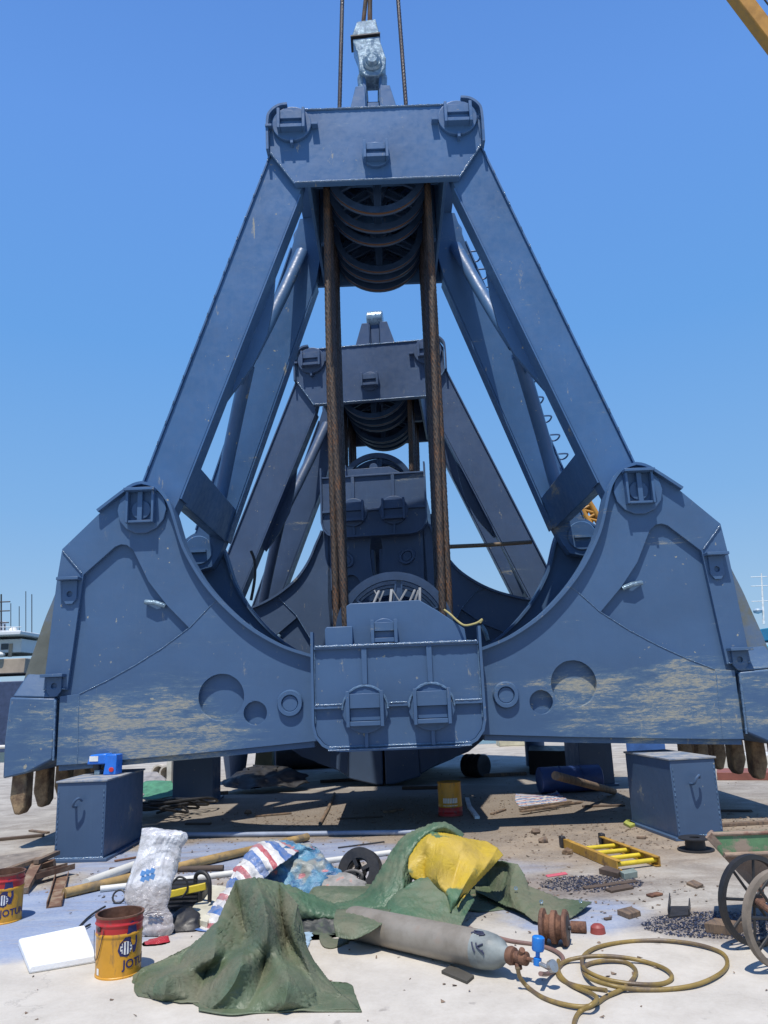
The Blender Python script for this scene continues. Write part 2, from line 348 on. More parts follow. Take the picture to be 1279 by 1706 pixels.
# ------------------------------------------------------------------ the clamshell grabs
D = 3.24
HO = Vector((0.375, 1.42)); PO = Vector((3.03, 3.87)); TO = Vector((1.13, 9.23))
def rot2(p, a): return Vector((p.x * cos(a) - p.y * sin(a), p.x * sin(a) + p.y * cos(a)))
def rigid(o0, o1, a): return lambda p: o1 + rot2(Vector(p) - o0, a)
ARC = [(0.72, 1.97), (1.0, 2.035), (1.36, 2.17), (1.72, 2.39), (2.02, 2.66), (2.25, 2.93), (2.42, 3.2), (2.54, 3.45), (2.66, 3.83), (2.74, 4.0), (2.87, 4.145), (3.04, 4.205)]
ARC2 = [(p.x, p.y) for p in cat_rom([Vector((a[0], a[1], 0)) for a in ARC], 4)]
def keeper_v(mb, cx, cz, y, wd=0.34, h=0.40):
    """pin cover with a top shelf and a middle bar"""
    mb.disc((cx, y, cz - 0.02), (0, -1, 0), 0.30, 0.05, 14)
    y0 = y - 0.05
    mb.box(cx - wd / 2, cx - wd / 2 + 0.03, y0 - 0.10, y0 + .01, cz - h / 2, cz + h / 2 - .012); mb.box(cx + wd / 2 - 0.03, cx + wd / 2, y0 - 0.10, y0 + .01, cz - h / 2, cz + h / 2 - .012)
    mb.box(cx - wd / 2 - 0.015, cx + wd / 2 + 0.015, y0 - 0.15, y0 + .01, cz + h / 2 - 0.01, cz + h / 2 + 0.025)
    mb.box(cx - wd / 2 + .031, cx + wd / 2 - .031, y0 - 0.085, y0 + .01, cz - h / 2 + .002, cz - h / 2 + 0.03)
    mb.box(cx - 0.025, cx + 0.035, y0 - 0.07, y0 + .01, cz - h / 2 + 0.031, cz + h / 2 - 0.012)
    mb.disc((cx, y0, cz - 0.03), (0, -1, 0), 0.12, 0.03, 20)
def keeper_h(mb, cx, cz, y, wd=0.36, h=0.26, r=0.27, n=28):
    """pin cover with two cheeks and a horizontal slot"""
    mb.disc((cx, y, cz), (0, -1, 0), r, 0.055, n); y0 = y - 0.055
    for s in (-1, 1): mb.box(cx + s * wd / 2 - 0.02, cx + s * wd / 2 + 0.02, y0 - 0.12, y0 + .01, cz - h / 2 - 0.02, cz + h / 2 + 0.03)
    mb.box(cx - wd / 2 + .021, cx + wd / 2 - .021, y0 - 0.09, y0 + .01, cz + 0.01, cz + h / 2)
    mb.box(cx - wd / 2 + .021, cx + wd / 2 - .021, y0 - 0.05, y0 + .01, cz - h / 2 + 0.045, cz + 0.008)
    mb.box(cx - wd / 2 + .021, cx + wd / 2 - .021, y0 - 0.11, y0 + .01, cz - h / 2 - 0.01, cz - h / 2 + 0.04)
def sheave(mbR, mbG, cy, cz, r=0.73, wd=0.11, a0=0.3):
    mbR.lathe([(r, -wd / 2), (r, -wd / 2 + 0.02), (r - 0.05, -0.012), (r - 0.05, 0.012), (r, wd / 2 - 0.02), (r, wd / 2), (r - 0.10, wd / 2 - .01), (r - 0.10, -wd / 2 + .01), (r, -wd / 2)], (0, cy, cz), (0, 1, 0), 56)
    mbR.disc((0, cy - 0.08, cz), (0, 1, 0), 0.16, 0.16, 24)
    for k in range(6):
        a = a0 + k * pi / 3; p = Vector((cos(a), 0, sin(a)))
        for sd in (-1, 1):
            q = Vector((-sin(a), 0, cos(a))) * 0.035 * sd
            mbR.bar(Vector((0, cy, cz)) + p * 0.12 + q * 1.6, Vector((0, cy, cz)) + p * (r - 0.08) + q, 0.02, 0.05, (0, 1, 0))
        mbR.bar(Vector((0, cy, cz)) + p * 0.12, Vector((0, cy, cz)) + p * (r - 0.08), 0.07, 0.014, (0, 1, 0))
    mbG.lathe([(r - 0.012, -0.022), (r - 0.045, 0), (r - 0.012, 0.022)], (0, cy, cz), (0, 1, 0), 56)
def make_grab(label, loc, yaw, dzhead, dzlow, closed, MPm, socket):
    root = thing('clamshell_grab', label, 'grab', loc, yaw, None)
    T1 = TO + Vector((0, dzhead)); H1 = HO + Vector((0, dzlow))
    R1, R2 = (PO - HO).length, (PO - TO).length
    if closed:
        d = (T1 - H1).length; a = (R1 * R1 - R2 * R2 + d * d) / (2 * d); hh = sqrt(max(0, R1 * R1 - a * a))
        e = (T1 - H1) / d; P1 = H1 + e * a + Vector((e.y, -e.x)) * hh
    else: P1 = PO + Vector((0, dzlow))
    ang = lambda v: atan2(v.y, v.x)
    aj = ang(P1 - H1) - ang(PO - HO); al = ang(P1 - T1) - ang(PO - TO)
    Tj0 = rigid(HO, H1, aj); Tl = rigid(TO, T1, al)
    def Tj(p):
        if closed:   # this bucket is a deeper one: it reaches the ground when shut
            k = min(1, max(0, (3.5 - p[1]) / 1.2)); p = (p[0] + k * 0.33 * max(0, p[0] - 2.4), p[1])
            q = Tj0(p); t = min(1, max(0, (4.3 - q.y) / 4.0)); g = min(1, max(0, 1 - (q.x - 1.6) / 1.8))
            return Vector((max(0.02, q.x - 0.95 * t ** 1.1 * g), max(q.y, 0.03)))
        return Tj0(p)
    zh, zl = dzhead, dzlow
    # ---------------- head beam
    hp = [(-1.27, 9.48), (1.27, 9.48), (1.38, 9.43), (1.45, 9.30), (1.45, 8.83), (1.10, 8.305), (-1.10, 8.305), (-1.45, 8.83), (-1.45, 9.30), (-1.38, 9.43)]
    hp = [(x, z + zh) for x, z in hp]
    mb = MB(); mb.prism(hp, 0, 0.05); mb.prism(hp, 2.70, 2.76)
    mb.box(-1.25, 1.25, 0.0501, 2.699, 9.38 + zh, 9.42 + zh)
    for s in (-1, 1):
        mb.box(s * 0.93 - 0.02, s * 0.93 + 0.02, 0.0502, 2.698, 8.33 + zh, 9.379 + zh)
        mb.box(s * 0.80 - 0.1, s * 0.80 + 0.1, 1.55, 1.65, 8.40 + zh, 9.375 + zh)
    for y in (0.68, 1.62): mb.box(-0.9, 0.9, y, y + 0.04, 8.75 + zh, 9.378 + zh)
    mb.disc((0, 0.06, 8.85 + zh), (0, 1, 0), 0.09, 2.63, 20)
    mb.box(-1.12, 1.12, -0.06, 0.0, 8.30 + zh, 8.325 + zh)
    head = mb.build('head_beam', MPm, root, bevel=0.006)
    for s in (-1, 1):
        mb = MB(); rim = [(s * 1.20, 9.55), (s * 1.32, 9.53), (s * 1.43, 9.44), (s * 1.475, 9.30), (s * 1.475, 8.84)]
        rim = [(p.x, p.y + zh) for p in cat_rom([Vector((a, b, 0)) for a, b in rim], 4)]
        mb.strip(rim, 0.035, -0.075, 0.10); mb.build('rim_flange', MPm, head)
    for s in (-1, 1):
        mb = MB(); keeper_h(mb, s * 1.14, 9.24 + zh, 0.0, 0.34, 0.26)
        mb.box(s * 1.14 - 0.36, s * 1.14 - 0.27, -0.10, 0, 9.18 + zh, 9.215 + zh); mb.box(s * 1.14 + 0.27, s * 1.14 + 0.36 - (0.08 if s > 0 else 0), -0.10, 0, 9.18 + zh, 9.215 + zh)
        mb.box(s * 1.14 - 0.02, s * 1.14 + 0.02, -0.10, 0, 8.90 + zh, 8.98 + zh)
        mb.build('pin_cover', MPm, head, bevel=0.004)
    mb = MB(); keeper_h(mb, 0, 8.71 + zh, 0.0, 0.30, 0.22, 0.19); mb.build('pin_cover', MPm, head, bevel=0.004)
    wb = MB(); weld(wb, [(-1.2, -0.01, 9.485 + zh), (1.2, -0.01, 9.485 + zh)], 0.014); weld(wb, [(-1.1, -0.062, 8.313 + zh), (1.1, -0.062, 8.313 + zh)], 0.012)
    weld(wb, [(-1.44, -0.005, 8.83 + zh), (-1.10, -0.005, 8.31 + zh)], 0.01); weld(wb, [(1.44, -0.005, 8.83 + zh), (1.10, -0.005, 8.31 + zh)], 0.01)
    wb.build('weld_bead', MWELD, head)
    # ---------------- lifting lug and socket
    mb = MB(); yl = 1.32
    z0 = 9.42 + zh
    zq = z0 + (1.42 if socket else 1.1); zf = z0 + (1.68 if socket else 1.28)
    mb.prism([(-0.60, z0), (0.60, z0), (0.27, zq), (-0.27, zq)], yl + 0.14, yl + 0.20)
    mb.prism([(-0.60, z0), (-0.12, z0), (-0.12, zq), (-0.27, zq)], yl - 0.20, yl - 0.14); mb.prism([(0.60, z0), (0.12, z0), (0.12, zq), (0.27, zq)], yl - 0.20, yl - 0.14)
    for s in (-1, 1):
        mb.hexa([(s * 0.10, yl - 0.139, z0), (s * 0.15, yl - 0.139, z0), (s * 0.15, yl + 0.139, z0), (s * 0.10, yl + 0.139, z0),
                 (s * 0.10, yl - 0.139, zf), (s * 0.15, yl - 0.139, zf), (s * 0.15, yl + 0.139, zf), (s * 0.10, yl + 0.139, zf)])
    mb.box(-0.09, 0.09, yl - 0.10, yl + 0.10, z0 + .001, z0 + (1.2 if socket else 1.33))
    lug = mb.build('lifting_lug', MPm, root, bevel=0.01)
    if not socket:
        mb = MB(); mb.disc((-0.17, yl, z0 + 1.25), (1, 0, 0), 0.19, 0.34, 24, 0.02); mb.build('clevis_pin', MGALV, lug)
    if socket:
        zc = 11.26
        for s in (-1, 1):
            mb = MB(); mb.tube([(s * 0.13, yl - .05, zc - 0.62), (s * 0.15, yl - .05, zc - 0.45), (s * 0.17, yl - .05, zc - 0.15), (s * 0.10, yl - .05, zc + 0.10)], [0.06, 0.075, 0.07, 0.05], 12)
            mb.build('shackle_arm', MGALV, lug)
        out = [(-0.20, zc - 0.12), (-0.10, zc - 0.24), (0.10, zc - 0.24), (0.21, zc - 0.10), (0.23, zc + 0.08), (0.155, zc + 0.38), (0.145, zc + 0.50),
               (-0.285, zc + 0.46), (-0.28, zc + 0.40), (-0.22, zc + 0.20), (-0.20, zc)]
        mb = MB(); mb.prism(out, yl - 0.20, yl + 0.12)
        sk = mb.build('rope_socket', MGALV, root, bevel=0.012)
        mb = MB(); mb.prism([(-0.32, zc + 0.49), (0.15, zc + 0.53), (0.155, zc + 0.555), (-0.32, zc + 0.515)], yl - 0.225, yl + 0.10); mb.build('dark_seam', MBLKST, sk)
        mb = MB(); mb.prism([(-0.30, zc + 0.52), (0.14, zc + 0.56), (0.09, zc + 0.83), (-0.21, zc + 0.79)], yl - 0.20, yl + 0.10); mb.build('socket_cap', MGALV, sk, bevel=0.01)
        mb = MB(); mb.lathe([(0.001, 0.10), (0.07, 0.10), (0.09, 0.075), (0.10, 0.04), (0.125, 0.05), (0.15, 0.02), (0.15, 0)], (0.01, yl - 0.20, zc), (0, -1, 0), 28); mb.build('socket_pin', MGALV, sk)
    # ---------------- sheaves
    up = [0.45, 0.88, 1.23, 2.02, 2.30, 2.60]
    for y in up:
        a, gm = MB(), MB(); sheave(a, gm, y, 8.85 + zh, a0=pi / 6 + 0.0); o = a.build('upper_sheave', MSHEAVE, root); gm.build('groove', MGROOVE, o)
    for y in up:
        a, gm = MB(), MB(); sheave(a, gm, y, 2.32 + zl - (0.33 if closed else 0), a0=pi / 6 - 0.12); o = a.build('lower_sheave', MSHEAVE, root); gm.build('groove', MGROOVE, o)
    # ---------------- reeved ropes
    zt, zb = 8.85 + zh, 2.32 + zl; n = int((zt - zb) / 0.035)
    for y in up:
        for s in (-1, 1):
            jit = random.uniform(-0.02, 0.02)
            yb = y
            mb = MB(); mb.tube([(s * (0.715 - (0.03 * t if s > 0 else 0.0)) + jit * sin(pi * t), y, zt + (zb - zt) * t) for t in [i / n for i in range(n + 1)]], 0.045, 24, lobes=6, pitch=0.55)
            mb.build('wire_rope', [MROPE if y < 0.5 else MROPED, MBLACK], root)
    if socket:   # second fall that leans beside the left rope, lower down
        mb = MB(); mb.tube([(-0.60 - 0.10 * t, 0.36 - 0.05 * t, zb + 0.05 + 3.4 * t) for t in [i / 100 for i in range(101)]], 0.044, 24, lobes=6, pitch=0.55)
        mb.build('wire_rope', [MROPE, MBLACK], root)
        mb = MB(); mb.tube([(0.60 + 0.09 * t, 0.40 - 0.02 * t, zb + 0.15 + 4.4 * t) for t in [i / 130 for i in range(131)]], 0.044, 24, lobes=6, pitch=0.55)
        mb.build('wire_rope', [MROPE, MBLACK], root)
    # ---------------- arms
    armo = [(1.00, 9.40), (1.30, 9.36), (1.44, 8.86), (3.055, 4.22), (3.28, 3.80), (3.20, 3.62), (3.03, 3.55), (2.82, 3.60), (2.72, 3.75), (2.60, 4.03), (1.06, 8.22), (0.90, 9.0), (0.9, 9.3)]
    for s in (-1, 1):
        for rear in (0, 1):
            def yy(v, z):
                if not rear: return v
                t = min(1, max(0, (z - P1.y) / (T1.y - P1.y))); return 3.17 - v - 0.50 * t
            def fn(p, s=s, yy=yy):
                q = Tl((p.x, p.z)); return Vector((s * q.x, yy(p.y, q.y), q.y))
            mb = MB(fn); mb.prism(armo, 0.075, 0.33)
            arm = mb.build('arm', MPm, root, bevel=0.006)
            mb = MB(fn)
            mb.strip([(1.455, 8.84), (3.075, 4.20)], 0.02, 0.045, 0.35); mb.strip([(1.045, 8.21), (2.585, 4.01)], 0.02, 0.05, 0.345)
            mb.build('edge_flange', MPm, arm)
            mb = MB(fn); mb.lathe([(0.001, 0.03), (0.22, 0.03), (0.24, 0.0)], (3.03, 0.33, 3.87), (0, 1, 0), 28)
            if rear: mb.box(2.9, 3.16, 0.34, 0.42, 3.83, 3.87)
            mb.build('pivot_cap', MPm, arm)
            if not rear: mb = MB(fn); mb.prism([(1.44, 7.15), (1.47, 6.75), (1.55, 6.30), (1.74, 5.88), (1.99, 5.52), (2.10, 5.70), (1.62, 7.15)], 0.34, 0.40)
            if not rear: mb.build('gusset', MPm, arm)
            if socket:
                wb = MB(fn)
                for k in range(16):
                    t = k / 16 + random.random() * 0.03; a = Vector((1.455, 8.84)).lerp(Vector((3.075, 4.2)), t)
                    weld(wb, [(a.x + .008, 0.04, a.y), (a.x + 0.018, 0.04, a.y - 0.05)], 0.007)
                wb.build('weld_tack', MWELD, arm)
        # cross beam, X brace
        def fq(p, s=s):
            q = Tl((p.x, p.z)); t = min(1, max(0, (q.y - P1.y) / (T1.y - P1.y)))
            y = p.y if p.y < 1.5 else p.y - 0.5 * t * (p.y - 1.5) / 1.4
            return Vector((s * q.x, y, q.y))
        mb = MB(fq); mb.prism([(2.43, 4.50), (2.70, 4.60), (2.86, 4.10), (2.60, 3.99)], 0.32, 2.88)
        mb.build('cross_beam', MPm, root, bevel=0.01)
        C0 = Vector((1.99, 1.45, 6.45))
        for (u, y, z) in ((1.36, 0.36, 8.5), (1.28, 2.8, 8.75), (2.66, 0.38, 4.75), (2.70, 2.80, 4.55)):
            mb = MB(fq); mb.tube([C0.lerp(Vector((u, y, z)), t) for t in (0.04, 0.3, 0.6, 1.0)], 0.105, 20)
            mb.build('brace_tube', MPm, root)
        mb = MB(fq)
        n0 = Vector((0.33, 0, -0.944)); y0 = Vector((0, 1, 0))
        P8 = []
        for off in (-0.015, 0.015):
            for a, b in ((-.36, -.10), (0, -.34), (.36, -.10), (.36, .10), (0, .34), (-.36, .10)):
                P8.append(C0 + n0 * a + y0 * b + Vector((0.944, 0, 0.33)) * (off))
        mb.add(P8, [tuple(range(6)), tuple(range(6, 12))] + [(i, (i + 1) % 6, 6 + (i + 1) % 6, 6 + i) for i in range(6)])
        mb.build('brace_gusset', MPm, root)
        if s > 0:
            for k in range(14):
                t = 0.04 + k * 0.068; a = Vector((1.47, 8.8)).lerp(Vector((3.09, 4.2)), t)
                def fr(p, a=a):
                    q = Tl((a.x + p.x, a.y + p.z)); tt = min(1, max(0, (q.y - P1.y) / (T1.y - P1.y))); return Vector((q.x, 2.92 - 0.5 * tt + p.y, q.y))
                mb = MB(fr); mb.tube(cat_rom([(-0.01, -0.16, 0), (0.13, -0.15, -0.0), (0.16, 0, 0), (0.13, 0.15, 0), (-0.01, 0.16, 0)], 3), 0.014, 8)
                mb.build('step_rung', MPm, root)
    # ---------------- jaws
    lower = [(0.30, 1.95)] + ARC2[:20] + [(2.20, 2.655), (2.43, 2.42), (2.75, 2.19), (3.07, 2.0), (3.38, 1.84), (3.70, 1.70), (3.93, 1.68), (3.93, 0.91), (3.70, 0.915), (2.03, 1.00), (1.0, 1.065), (0.3, 1.09)]
    i20 = ARC2[:20][-1]
    frame = [i20] + ARC2[20:] + [(3.18, 4.16), (3.57, 3.855), (4.005, 3.425), (4.05, 3.03), (4.135, 1.78), (3.855, 1.75)]
    rec = [(3.855, 1.75), (3.73, 3.10), (3.36, 3.43), (3.29, 3.455), (3.22, 3.445), (3.14, 3.38), (2.945, 2.99), (2.72, 2.70), (2.435, 2.405)]
    frame_poly = frame + rec[1:] + [(2.19, 2.65)]
    base = [(0.3, 1.93)] + [(a + .01, b - .01) for a, b in ARC2] + [(3.18, 4.14), (3.56, 3.84), (3.99, 3.42), (4.03, 3.03), (4.12, 1.78), (4.02, 1.0), (3.69, 0.93), (2.03, 1.01), (1.0, 1.075), (0.3, 1.1)]
    for s in (-1, 1):
        def mk(fl):   # fl False: near side, True: far side
            def f(p, s=s):
                q = Tj((p.x, p.z)); return Vector((s * q.x, (D - p.y) if fl else p.y, q.y))
            return f
        # shell
        sh = cat_rom([Vector(a) for a in ((3.62, 3.80, 0), (3.98, 3.42, 0), (4.10, 2.95, 0), (4.24, 2.55, 0), (4.36, 2.1, 0), (4.44, 1.70, 0))], 5)
        sh2 = [(p.x - .03, p.y) for p in sh]
        mb = MB(mk(False)); mb.strip(sh2, 0.04, 0.13, D - 0.13)
        jaw = mb.build('jaw', MSHELL if not closed else MPm, root)
        for fl in (False, True):
            mb = MB(mk(fl)); mb.prism([(4.00, 3.05), (4.08, 2.96), (4.215, 2.57), (4.36, 2.1), (4.46, 1.72), (4.0, 1.72)], 0.115, 0.16); mb.build('end_plate', MSHELL if not closed else MPm, jaw)
            mb = MB(mk(fl))
            mb.prism(base, 0.075, 0.11)
            mb.prism(frame_poly, 0.012, 0.074)
            mb.prism(lower, 0.0, 0.0735, [circ(2.05, 1.60, 0.265, 40), circ(1.655, 1.405, 0.135, 28)])
            pl = mb.build('side_plate', MPm, jaw, bevel=0.0035)
            mb = MB(mk(fl)); fl_p = ARC2[1:] + [(p.x, p.y) for p in cat_rom([Vector((3.04, 4.205, 0)), Vector((3.2, 4.15, 0)), Vector((3.57, 3.87, 0))], 4)][1:]
            mb.strip([(a, b) for a, b in fl_p], 0.035, -0.075, 0.20); mb.build('arc_flange', MPm, jaw)
            mb = MB(mk(fl)); mb.strip([(0.98, 1.03), (2.03, 0.965), (3.92, 0.875)], 0.06, 0.05, 0.25); mb.build('mouth_flange', MPm, jaw)
            mb = MB(mk(fl)); keeper_v(mb, 3.035, 3.89, 0.012); mb.build('pin_cover', MPm, jaw, bevel=0.004)
            mb = MB(mk(fl)); mb.lathe([(0.001, 0.03), (0.085, 0.03), (0.09, 0.02), (0.10, 0.05), (0.14, 0.05), (0.155, 0.0)], (1.25, 0.0, 1.50), (0, -1, 0), 28); mb.build('boss', MPm, jaw)
            for (lu, lz, lh) in ((3.875, 3.05, 0.30), (4.0, 1.92, 0.24)):
                mb = MB(mk(fl))
                mb.box(lu - 0.13, lu + 0.13, -0.12, 0.012, lz - 0.02, lz + 0.015)
                mb.prism([(lu - 0.085, lz - .021), (lu + 0.085, lz - .021), (lu + 0.085, lz - lh + 0.06), (lu + 0.04, lz - lh), (lu - 0.04, lz - lh), (lu - 0.085, lz - lh + 0.06)], -0.02, 0.0115, [circ(lu, lz - lh + 0.12, 0.035, 12)])
                mb.build('lug', MPm, jaw, bevel=0.004)
            mb = MB(mk(fl)); mb.tube([(2.74, 0.04, 2.69), (2.86, 0.015, 2.73), (2.98, 0.035, 2.745)], 0.03, 10); mb.build('grab_handle', MGALV, jaw)
            if not fl:
                wb = MB(mk(fl))
                weld(wb, [(a, -0.003, b) for a, b in ((2.10, 2.74), (2.20, 2.655), (2.43, 2.42), (2.75, 2.19), (3.07, 2.0), (3.38, 1.84), (3.70, 1.70))], 0.005)
                weld(wb, [(3.71, -0.002, 1.68), (3.69, -0.002, 0.93)], 0.005)
                weld(wb, [(3.75, 0.0, 3.12), (3.99, 0.0, 3.40)], 0.009); weld(wb, [(3.87, 0.0, 1.765), (4.13, 0.0, 1.77)], 0.010)
                weld(wb, [(3.97, -0.03, 1.64), (3.955, -0.03, 0.97)], 0.012)
                wb.build('weld_bead', MWELD, jaw)
        # lip: heavy cutting edge the full width of the jaw
        mb = MB(mk(False))
        mb.prism([(3.97, 1.66), (4.50, 1.69), (4.53, 1.2), (4.52, 0.79), (4.25, 0.84), (3.96, 0.98)], -0.03, D + 0.03)
        mb.hexa([(3.98, -0.02, 1.665), (4.48, -0.02, 1.695), (4.48, D, 1.695), (3.98, D, 1.665), (4.15, 0.14, 1.98), (4.36, 0.14, 2.0), (4.36, D - .14, 2.0), (4.15, D - .14, 1.98)])
        lip = mb.build('cutting_lip', [MP if not closed else MPm], jaw, bevel=0.02)
        for k in range(0 if closed else 6):
            y = 0.06 + k * 0.60
            mb = MB(mk(False))
            mb.prism([(4.29, 0.87), (4.46, 0.82), (4.47, 0.56), (4.41, 0.39), (4.34, 0.38), (4.29, 0.46)], y, y + 0.20)
            mb.build('tooth', MTOOTH, jaw, bevel=0.02)
    # ---------------- lower beam
    z = lambda q: q + zl
    gz_ = lambda q: q + zl - (0.33 if closed else 0)
    pl = [(-0.95, z(2.11)), (0.95, z(2.11)), (0.95, z(1.25)), (0.92, z(1.14)), (0.85, z(1.05)), (0.76, z(1.0)), (0.66, z(0.985)), (-0.66, z(0.985)), (-0.76, z(1.0)), (-0.85, z(1.05)), (-0.92, z(1.14)), (-0.95, z(1.25))]
    mb = MB(); mb.prism(pl, -0.20, -0.16); mb.prism(pl, D + 0.16, D + 0.20)
    mb.box(-0.90, 0.90, -0.159, D + 0.159, z(1.10), z(1.14))
    for s in (-1, 1):
        mb.box(s * 0.88 - 0.02, s * 0.88 + 0.02, 0.30, D - 0.30, z(1.141), z(2.05)); 
    beam = mb.build('lower_beam', MPm, root, bevel=0.004)
    for yy0, yy1 in ((-0.25, -0.08), (D + 0.08, D + 0.25)):
        side = [(0.965, z(2.29))] + [(a, b) for a, b in ((0.965, z(1.25)), (0.935, z(1.13)), (0.86, z(1.035)), (0.765, z(0.985)), (0.66, z(0.97)))]
        full = side + [(-a, b) for a, b in reversed(side)]
        mb = MB(); mb.strip(full, 0.03, yy0, yy1); mb.build('rim_flange', MPm, beam)
    mb = MB(); mb.box(-0.945, 0.945, -0.238, 0.0, z(2.085), z(2.115)); mb.build('top_flange', MPm, beam, bevel=0.004)
    for u in (-0.37, 0.375):
        mb = MB(); mb.box(u - 0.03, u + 0.03, -0.236, -0.2, z(1.68), z(2.084)); mb.build('stiffener', MPm, beam, bevel=0.004); mb = MB(); mb.box(u - 0.02, u + 0.02, -0.24, -0.2, z(0.99), z(1.17)); mb.build('stiffener', MPm, beam, bevel=0.004)
    for a, b in ((-0.948, -0.64), (-0.11, 0.115), (0.64, 0.948)):
        mb = MB(); mb.box(a, b, -0.25, -0.2, z(1.425), z(1.465)); mb.build('stiffener', MPm, beam, bevel=0.004)
    for u in (-0.375, 0.375):
        mb = MB(); keeper_h(mb, u, z(1.41), -0.20, 0.38, 0.34, 0.265); mb.build('pin_cover', MPm, beam, bevel=0.004)
        if socket:
            wb = MB(); c = [(u + 0.255 * cos(a), -0.258, z(1.41) + 0.255 * sin(a)) for a in [k * pi / 14 for k in range(15)]]; weld(wb, c, 0.014); wb.build('weld_bead', MWELD, beam)
    if socket:
        wb = MB(); weld(wb, [(-0.93, -0.24, z(2.118)), (0.93, -0.24, z(2.118))], 0.016); weld(wb, [(-0.93, -0.21, z(2.10)), (0.93, -0.21, z(2.10))], 0.012)
        weld(wb, [(-0.80, -0.205, z(1.005)), (0.80, -0.205, z(1.005))], 0.012); weld(wb, [(-0.80, -0.25, z(0.975)), (0.80, -0.25, z(0.975))], 0.008)
        for a, b in ((-0.94, -0.64), (-0.10, 0.10), (0.64, 0.94)): weld(wb, [(a, -0.245, z(1.468)), (b, -0.245, z(1.468))], 0.012)
        for u in (-0.94, 0.94): weld(wb, [(u, -0.21, z(2.07)), (u, -0.21, z(1.27))], 0.008)
        wb.build('weld_bead', MWELD, beam)
    # raised guard plates over the lower sheaves
    up_ = [(-0.57, z(2.12)), (-0.57, gz_(2.60)), (-0.52, gz_(2.63)), (0.30, gz_(2.64)), (0.52, gz_(2.50)), (0.82, max(z(2.13), gz_(2.28))), (0.84, z(2.12))]
    for y in (0.0, D - 0.04):
        mb = MB(); mb.prism(up_, y + .001, y + 0.04); 
        mb.prism([(-0.82, z(2.12)), (-0.50, z(2.12)), (-0.50, z(2.35)), (-0.80, z(2.35)), (-0.82, z(2.32))], y - 0.14 if y == 0 else y + .041, y if y == 0 else y + .18)
        mb.build('sheave_guard', MPm, beam, bevel=0.008)
    if not closed: mb = MB(); keeper_h(mb, -0.13, z(2.27), 0.0, 0.27, 0.22, 0.165); mb.build('pin_cover', MPm, beam, bevel=0.004)
    mb = MB(); mb.disc((0, 0.02, z(2.32)), (0, 1, 0), 0.08, D - 0.06, 20); mb.build('axle', MPm, beam)
    if socket:
        mb = MB()
        for k in range(9):
            u = -0.28 + k * 0.075 + random.uniform(-.03, .03); mb.bar((u, 0.2 + random.random() * .1, 2.62), (u + random.uniform(-.12, .12), 0.28, 2.78 + random.random() * 0.05), 0.03, 0.015)
        mb.build('wood_scrap', mat('weathered_wood_pale', (0.26, 0.27, 0.28), 0.8), beam)
        mb = MB(); mb.tube(cat_rom([(0.60, 0.1, 2.52), (0.66, 0.02, 2.46), (0.74, -0.03, 2.37), (0.82, -0.1, 2.31), (0.95, -0.12, 2.33), (1.02, -0.12, 2.37), (0.99, -0.12, 2.33)], 6), 0.013, 8); mb.build('tie_wire', mat('yellow_wire', (0.35, 0.30, 0.12), 0.7), beam)
    return root
GX, GY = 0.078, 9.3
grab1 = make_grab('large navy clamshell grab standing open in front, jaws spread wide on support boxes', (GX, GY, 0), 0.0, 0.0, 0.0, False, MP, True)
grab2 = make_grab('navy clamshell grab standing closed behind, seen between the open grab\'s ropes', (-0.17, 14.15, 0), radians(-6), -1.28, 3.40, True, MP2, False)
# crane ropes holding the open grab
def crane_rope(px0, px1, Y, label, r=0.03, m=MROPED, z1=None):
    a, b = pt(*px0, Y), pt(*px1, Y); a = b + (a - b) * 1.6; n = 170
    mb = MB(); mb.tube([a.lerp(b, i / n) for i in range(n + 1)], r, 18, lobes=8, pitch=0.25)
    return tag(mb.build('crane_rope', [m, MBLACK]), label, 'rope', 'crane ropes above the open grab')
crane_rope((570, 0), (565, 200), GY + 1.0, 'thin dark wire rope rising left of the rope socket')
crane_rope((663, 0), (678, 200), GY + 1.0, 'thin dark wire rope rising right of the rope socket, leaning slightly')
crane_rope((609, 0), (603, 58), GY + 1.27, 'brown wire rope entering the rope socket, left one of the close pair', 0.032, MROPE)
crane_rope((616, 0), (616, 56), GY + 1.27, 'brown wire rope entering the rope socket, right one of the close pair', 0.036, MROPE)
